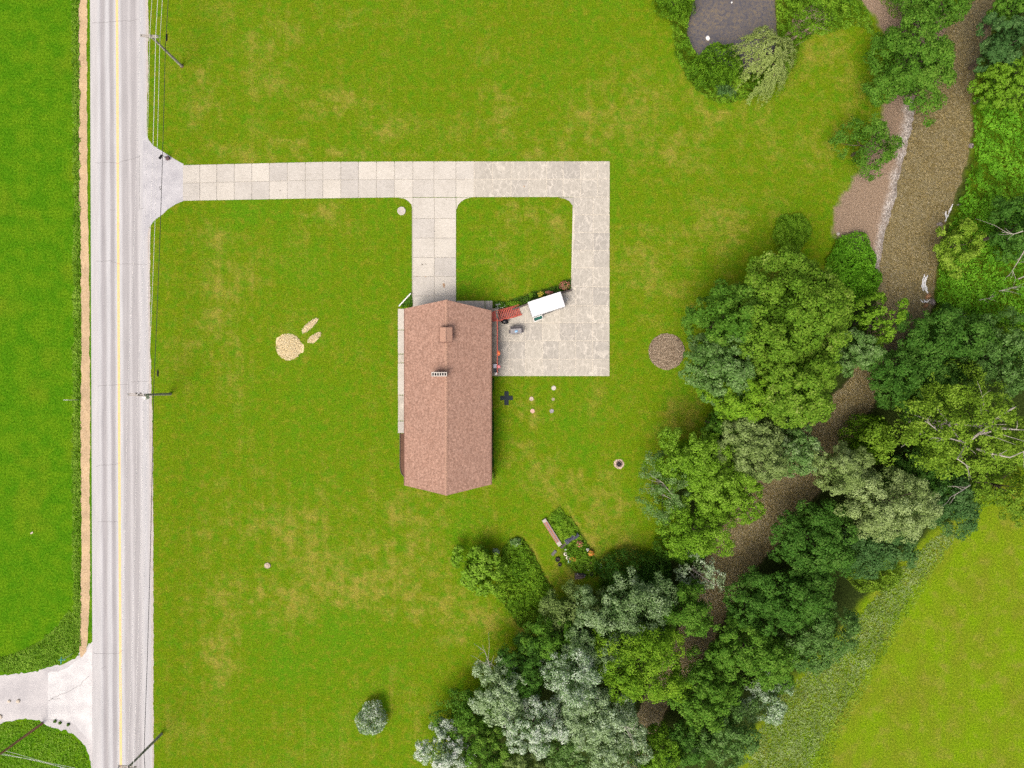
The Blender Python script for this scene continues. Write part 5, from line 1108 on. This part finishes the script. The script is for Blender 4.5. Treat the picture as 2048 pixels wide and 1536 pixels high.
plant("flowering_plant", 1129, 570, 12, 10, .7, 'green', 420, "reddish bush at the flower bed's east end", flower=(F_R, 120, .13))
plant("wall_shrub", 985, 951, 4.5, 11, .9, 'yellow', 420, "yellow-green shrub at the house's south-east corner", cat="shrub")
plant("rhubarb", 1033, 1086, 12, 11, .6, 'palegreen', 170, "big-leafed pale rhubarb at the vegetable patch's north tip", .42, .1)
plant("white_flowering_plant", 992, 1104, 8, 7, .8, 'silver', 260, "whitish plant between the large-leafed shrub and vegetable patch", .14, .25)
plant("flowering_plant", 1182, 1106, 6, 6, .7, 'ygreen', 200, "orange-yellow flowering clump in the lower garden", flower=(F_O, 80, .14))
plant("flowering_plant", 1159, 1088, 8, 7, .6, 'ygreen', 240, "peach-coloured flowering clump in the lower garden near the tarp", flower=(F_R, 60, .13))
plant("flowering_plant", 1146, 1118, 7, 6, .5, 'ygreen', 220, "rusty flowering clump in the lower garden beside the ring planters", flower=(F_O, 40, .1))
plant("flowering_plant", 1174.5, 1099.5, 3, 3, .6, 'green', 80, "white flower head in the lower garden", flower=(F_W, 14, .16))
for a, b, lab in ((109.5,1443,"weed tuft on the side road shoulder, nearest the orange-brown pole"), (119,1446.5,"weed tuft on the side road shoulder, middle of three"), (135.5,1450,"weed tuft on the side road shoulder, nearest the asphalt")):
    plant("weed_tuft", a, b, 3.4, 3.4, .25, 'green', 120, lab, .12, group="weed tufts on the side road shoulder")

# ---------------------------------------------------------------- garden things
def torus(name, px, py, r, tube, mat, lab, cat, z=.0, grp=None, hgt=.16, fill=None):
    x, y, _ = P(px, py, z+hgt); m_ = MB((x, y, z)); R_ = r/S; T_ = tube/S
    m_.lathe((x, y, z), [(R_, 0), (R_*1.03, hgt*.5), (R_, hgt*.9), (R_-T_*.5, hgt), (R_-T_, hgt*.92), (R_-T_*1.08, hgt*.4), (R_-T_, .02)], 18)
    o = m_.build(name, mat, None, True); tag(o, lab, cat, grp)
    if fill: m_ = MB((x, y, z)); m_.lathe((x, y, z), [(R_-T_, hgt*.5), (0, hgt*.55)], 14); m_.build("soil", fill, o)
    return o
SOIL = gravelly("pot_soil", (0.03,0.022,0.015), (0.06,0.045,0.03), (0.10,0.075,0.05)); CREAM = flat("cream_paint", (0.66,0.62,0.52), .6, .08); GP = "ring planters and pots in the garden"
AQUA = flat("aqua_paint", (0.40,0.60,0.62), .6, .08); TERRA = flat("terracotta", (0.36,0.15,0.09), .8, .15); BLACKP = flat("black_plastic", (0.018,0.018,0.02), .5, .2)
torus("ring_planter", 1131.3, 1108.3, 3.7, 1.9, CREAM, "cream ring planter, upper of the two at the garden's west side", "planter", grp=GP, fill=SOIL)
torus("ring_planter", 1135.8, 1116, 3.7, 1.7, CREAM, "cream ring planter, lower of the two at the garden's west side", "planter", grp=GP, fill=SOIL)
torus("ring_planter", 1139, 1123.3, 3.5, 1.4, AQUA, "aqua ring planter below the cream ones", "planter", grp=GP, fill=SOIL)
torus("ring_planter", 1160, 1134.5, 4.2, 1.0, flat("grey_rim", (0.24,0.23,0.21), .6), "grey-rimmed dark tub at the garden's south side", "planter", grp=GP, fill=SOIL)
torus("ring_planter", 1200, 1132, 4.2, .9, flat("pale_rim", (0.42,0.46,0.38), .6), "pale rimmed tub at the garden's east corner", "planter", grp=GP, fill=SOIL)
torus("flower_pot", 1180.5, 1127.7, 3.3, 1.6, TERRA, "terracotta pot in the garden near the dark tubs", "pot", grp=GP, fill=SOIL, hgt=.3)
torus("flower_pot", 1169.5, 1132.5, 2.6, 1.2, BLACKP, "small black pot left of the terracotta pot", "pot", grp=GP, fill=SOIL, hgt=.3)
torus("plastic_tub", 1115.5, 1119.5, 4.6, 1.6, BLACKP, "black tub with orange rim on the grass beside the garden", "tub", grp=GP, fill=SOIL, hgt=.35)
torus("plastic_tub", 1119.8, 1129.8, 3.6, 1.2, BLACKP, "smaller black tub on the grass below the orange-rimmed one", "tub", grp=GP, fill=SOIL, hgt=.3)
torus("plastic_tub", 1183, 1148, 3.6, 1.2, BLACKP, "black tub at the garden's south-east end", "tub", grp=GP, fill=SOIL, hgt=.3)
# brick-edged trough bench with concrete end blocks
b0_, b1_ = P(1087.5,1039,.35), P(1120.5,1091,.35); an = math.atan2(b1_[1]-b0_[1], b1_[0]-b0_[0]); L = math.dist(b0_, b1_); mid = (np.array(b0_)+np.array(b1_))/2
bn = empty("timber_trough", (mid[0], mid[1], 0), "long weathered red and grey plank trough with concrete ends beside the garden", "trough")
PLG = bark("plank_grey", (0.20,0.17,0.16), (0.33,0.29,0.27)); PLR = bark("plank_red", (0.33,0.11,0.085), (0.46,0.19,0.15))
ca, sa = math.cos(an), math.sin(an)
for k, (off_, mt, wd) in enumerate(((-.24, PLR, .10), (-.10, PLG, .14), (.06, PLR, .13), (.20, PLG, .13))):
    m_ = MB(bn.location); m_.box((mid[0]-off_*-sa*-1, mid[1]+off_*ca, .33+.01*k), (L*.84, wd, .05), an); m_.build("plank", mt, bn)
for sg, l_ in ((-1, .38), (1, .52)):
    m_ = MB(bn.location); q = mid+np.array([ca, sa, 0])*sg*(L/2-l_/2); m_.box((q[0], q[1], .2), (l_, .5, .42), an); m_.build("end_block", LIDG, bn)
tp = P(1144, 1077, .4); m_ = MB((tp[0], tp[1], 0)); r_ = np.random.default_rng(4); TARP = flat("tarp_navy", (0.055,0.058,0.085), .55, .5, 5); an = math.atan2(P(0,1087)[1]-P(0,1069)[1], P(1158,0)[0]-P(1130,0)[0])*-1; an = math.radians(33); nx, ny = 12, 7
vs = [];  L, W = 31/S, 9/S
for j in range(ny):
    for i in range(nx):
        a, b = (i/(nx-1)-.5)*L, (j/(ny-1)-.5)*W*(1+.2*math.sin(i)); vs.append((tp[0]+a*math.cos(an)-b*math.sin(an), tp[1]+a*math.sin(an)+b*math.cos(an), .30+.10*r_.random()+.15*math.cos((j/(ny-1)-.5)*3)))
m_.add(vs, [(j*nx+i, j*nx+i+1, (j+1)*nx+i+1, (j+1)*nx+i) for j in range(ny-1) for i in range(nx-1)]); tag(m_.build("tarpaulin", TARP), "crumpled navy tarpaulin across the middle of the garden", "tarpaulin")
p, q = P(1121,1096,.15), P(1130,1087,.15); m_ = MB(p); m_.box(((p[0]+q[0])/2, (p[1]+q[1])/2, .1), (math.dist(p, q), .12, .2), math.atan2(q[1]-p[1], q[0]-p[0])); m_.box(((p[0]+q[0])/2+.12, (p[1]+q[1])/2-.1, .08), (math.dist(p, q)*.9, .10, .16), math.atan2(q[1]-p[1], q[0]-p[0])); tag(m_.build("garden_edging", TIM), "dark board edging at the trough's lower end", "edging")
thing_box("stone_slab", 1108, 1106, 0, (.75,.35,.10), flat("slab_slate", (0.13,0.125,0.125), .9, .3, 8), "dark grey slab lying on the grass left of the cream planters", "slab", .9)
x, y, _ = P(1131.5,1099.5,.3); m_ = MB((x, y, 0)); m_.lathe((x, y, 0), [(.13,0),(.14,.18),(.09,.3),(.05,.34),(0,.35)], 9, 1, .8); tag(m_.build("garden_stone", flat("white_stone", (0.6,0.6,0.56), .7)), "small white ornament above the cream ring planters", "ornament")
wp = P(1158, 1152, 0); wpile = empty("wood_pile", wp, "small pile of grey logs at the garden's south end", "wood pile"); LOG = bark("log_grey", (0.12,0.085,0.08), (0.27,0.21,0.20))
for k in range(7): m_ = MB(wp); yy = wp[1]-.35+.1*k; zz = .08+.10*(k % 3); m_.tube([(wp[0]-.55+.1*(k % 2), yy, zz), (wp[0]+.45+.12*(k % 3), yy+.1, zz)], .07, 6); m_.build("log", LOG, wpile)
tag(poly_sheet("shade_cloth", [(1150,1146),(1168,1147),(1172,1153),(1154,1149)], .36, BLACKP), "small black sheet over the grey log pile", "sheet")
for a, b, lab in ((1155,1148.5,"white jug on the log pile, left one"), (1170,1151.5,"white jug on the log pile, right one"), (1177,1141,"white jug beside the garden's dark tubs")):
    x, y, _ = P(a, b, .4); m_ = MB((x, y, .05)); m_.lathe((x, y, .05), [(.08,0),(.09,.22),(.05,.3),(.03,.36),(0,.36)], 9); tag(m_.build("plastic_jug", WHITE), lab, "jug", "white jugs by the garden")

# ---------------------------------------------------------------- creek and pond details
ROCK = gravelly("creek_rock", (0.10,0.085,0.08), (0.22,0.19,0.18), (0.36,0.33,0.31), 4, 1); RUST = gravelly("rust_rock", (0.20,0.10,0.05), (0.36,0.20,0.10), (0.46,0.30,0.18), 4, 1)
GR_ = "rocks at the creek's east edge"
for k, (a, b, r, mt, lab) in enumerate(((1917,411,6,ROCK,"grey boulder at the creek edge level with the egg-shaped shrub"), (1857,592,6,RUST,"rusty orange rock in the creek riffle"), (1866,604,7,ROCK,"grey rock half under the knotweed below the riffle"), (1880,448,5,ROCK,"dark rock at the creek edge by the yellow-green small tree"), (1852,611,5,RUST,"smaller brown rock just below the rusty orange one"), (1943,292,6,ROCK,"dark rock at the creek's upper east edge"))):
    x, y, _ = P(a, b, -.4); m_ = MB((x, y, -.8)); R_ = r/S; r_ = np.random.default_rng(k+50); prof = [(R_*1.1, 0), (R_*1.05, .25), (R_*.85, .5), (R_*.45, .66), (0, .7)]; m_.lathe((x, y, -.8), prof, 9, 1.1, .8, k); m_.v = [(vx+r_.normal(0, .03), vy+r_.normal(0, .03), vz+r_.normal(0, .03)) for vx, vy, vz in m_.v]; tag(m_.build("rock", mt), lab, "rock", GR_)
FOAM = flat("water_foam", (0.62,0.64,0.66), .6, .25, 9)
def foam(pts, wd, lab):
    m_ = MB(); r_ = np.random.default_rng(int(pts[0][0]))
    for s_ in range(9):
        ox, oy = r_.normal(0, 2.6, 2); fr = r_.random()*.5; tt = np.linspace(fr, min(1, fr+.3+.3*r_.random()), 7); X = np.interp(tt, np.linspace(0, 1, len(pts)), [p[0] for p in pts])+ox+r_.normal(0, .6, 7); Y = np.interp(tt, np.linspace(0, 1, len(pts)), [p[1] for p in pts])+oy+r_.normal(0, .6, 7)
        ribbon(m_, list(zip(X, Y)), wd*(.4+.6*r_.random()), -.50+.004*s_)
    o = m_.build("foam", FOAM); tag(o, lab, None, None, 'stuff')
foam([(1853,545),(1847,560),(1846,572),(1852,582),(1858,592)], 2.2, "white foam of the creek riffle above the rusty rock"); foam([(1848,598),(1852,604),(1862,604)], 2.0, "curl of white foam below the rusty rock"); foam([(1905,408),(1896,425),(1898,440),(1890,452)], 2.0, "white water streaks by the grey boulder")
def dead(name, pts, r, lab, tw=5, seed=1, mat=BARK_PALE, cat="branch", group="fallen branches"):
    p = [np.array(P(*q)) for q in pts]; m_ = MB(p[0]); r_ = np.random.default_rng(seed); m_.tube(p, [r*(1-.7*i/(len(p)-1)) for i in range(len(p))], 6)
    for i in range(1, len(p)):
        for _ in range(tw): a = p[i-1]+(p[i]-p[i-1])*r_.random(); d = unit((p[i]-p[i-1])[None])[0]+r_.normal(0, .6, 3)*np.array([1, 1, .4]); m_.tube([a, a+d*.5, a+d*(.8+r_.random()*.6)+r_.normal(0, .1, 3)], [r*.45, r*.3, r*.1], 4)
    tag(m_.build(name, mat), lab, cat, group)
BRN = bark("dead_wood", (0.17,0.12,0.085), (0.34,0.27,0.21))
dead("fallen_log", [(1582,80,.3),(1600,68,.4),(1622,54,.4),(1642,44,.3)], .17, "long fallen trunk beside the willow", 4, 2, BRN); dead("fallen_log", [(1580,110,.3),(1578,95,.35),(1582,80,.4)], .09, "short broken limb at the fallen trunk's lower end", 3, 3, BRN)
dead("fallen_branch", [(1596,48,.5),(1612,38,.6),(1636,30,.5)], .07, "bare brown branch above the fallen trunk", 6, 4, BRN); dead("fallen_branch", [(1605,22,.5),(1625,20,.5),(1648,28,.4)], .06, "twiggy brown branch in the brush near the top edge", 7, 5, BRN); dead("fallen_branch", [(1625,62,.4),(1632,44,.5),(1641,30,.4)], .06, "forked branch crossing the fallen trunk's top end", 6, 6, BRN)
dead("fallen_log", [(1823,44,.3),(1832,36,.35),(1842,28,.3)], .16, "short grey log on the dirt bank under the top tree", 1, 7, BRN)
dead("dead_branch", [(1998,582,1.6),(2018,578,1.8),(2032,573,1.9)], .04, "pale dead branch lying on the knotweed, upper left one", 5, 8); dead("dead_branch", [(2036,558,1.7),(2048,553,1.8),(2060,548,1.8)], .08, "white stub branch on the knotweed at the right edge", 1, 9); dead("dead_branch", [(1958,600,1.4),(1975,597,1.6),(1988,593,1.7)], .035, "thin pale dead branch low on the knotweed", 4, 10); dead("dead_branch", [(1880,634,1.6),(1905,632,2.0),(1935,634,2.2)], .05, "grey bare branch at the top of the broad dark tree", 4, 11)
tag(blob_sheet("brush_litter", 1618, 42, 50, 24, .03, CHIP, "brown twig litter around the fallen branches by the pond", 21, .3, .5, .12), None, None, None, 'stuff')
x, y, _ = P(1416, 76, -.2); m_ = MB((x, y, -.33)); m_.lathe((x, y, -.33), [(.16,0),(.27,.06),(.22,.2),(.1,.26),(0,.27)], 8, 1, 1.25, .5); tag(m_.build("floating_bag", WHITE), "white bag floating in the pond", "bag")
x, y, _ = P(1464, 4, -.2); m_ = MB((x, y, -.33)); m_.lathe((x, y, -.33), [(.08,0),(.12,.05),(.06,.12),(0,.13)], 7); tag(m_.build("floating_bottle", WHITE), "tiny white float in the pond near the top edge", "float")
x, y, _ = P(1676, 468, 0); m_ = MB((x, y, 0)); m_.lathe((x, y, 0), [(.2,0),(.22,.1),(.12,.2),(0,.22)], 8); tag(m_.build("rock", LIDG), "small pale rock at the corner of the bright shrub mass", "rock")

STN = flat("oil_stain", (0.20,0.18,0.155), .8, .2, 6); RST = flat("rust_stain", (0.36,0.25,0.16), .9, .2, 6)
for a_, b_, r1_, r2_, mt in ((845,529,2.6,2,STN), (851,528,2,1.6,STN), (851,554,1.6,1.4,RST), (893,399,1.3,1,STN), (834,553,1.2,1,RST), (888,571,2.2,5,RST), (1048,373,2.4,1.6,RST), (560,381,1.2,1.2,STN)):
    o = blob_sheet("stain", a_, b_, r1_, r2_, .0595, mt, None, int(a_), .3, 0, .003, rings=2, n=14); o.parent = drive
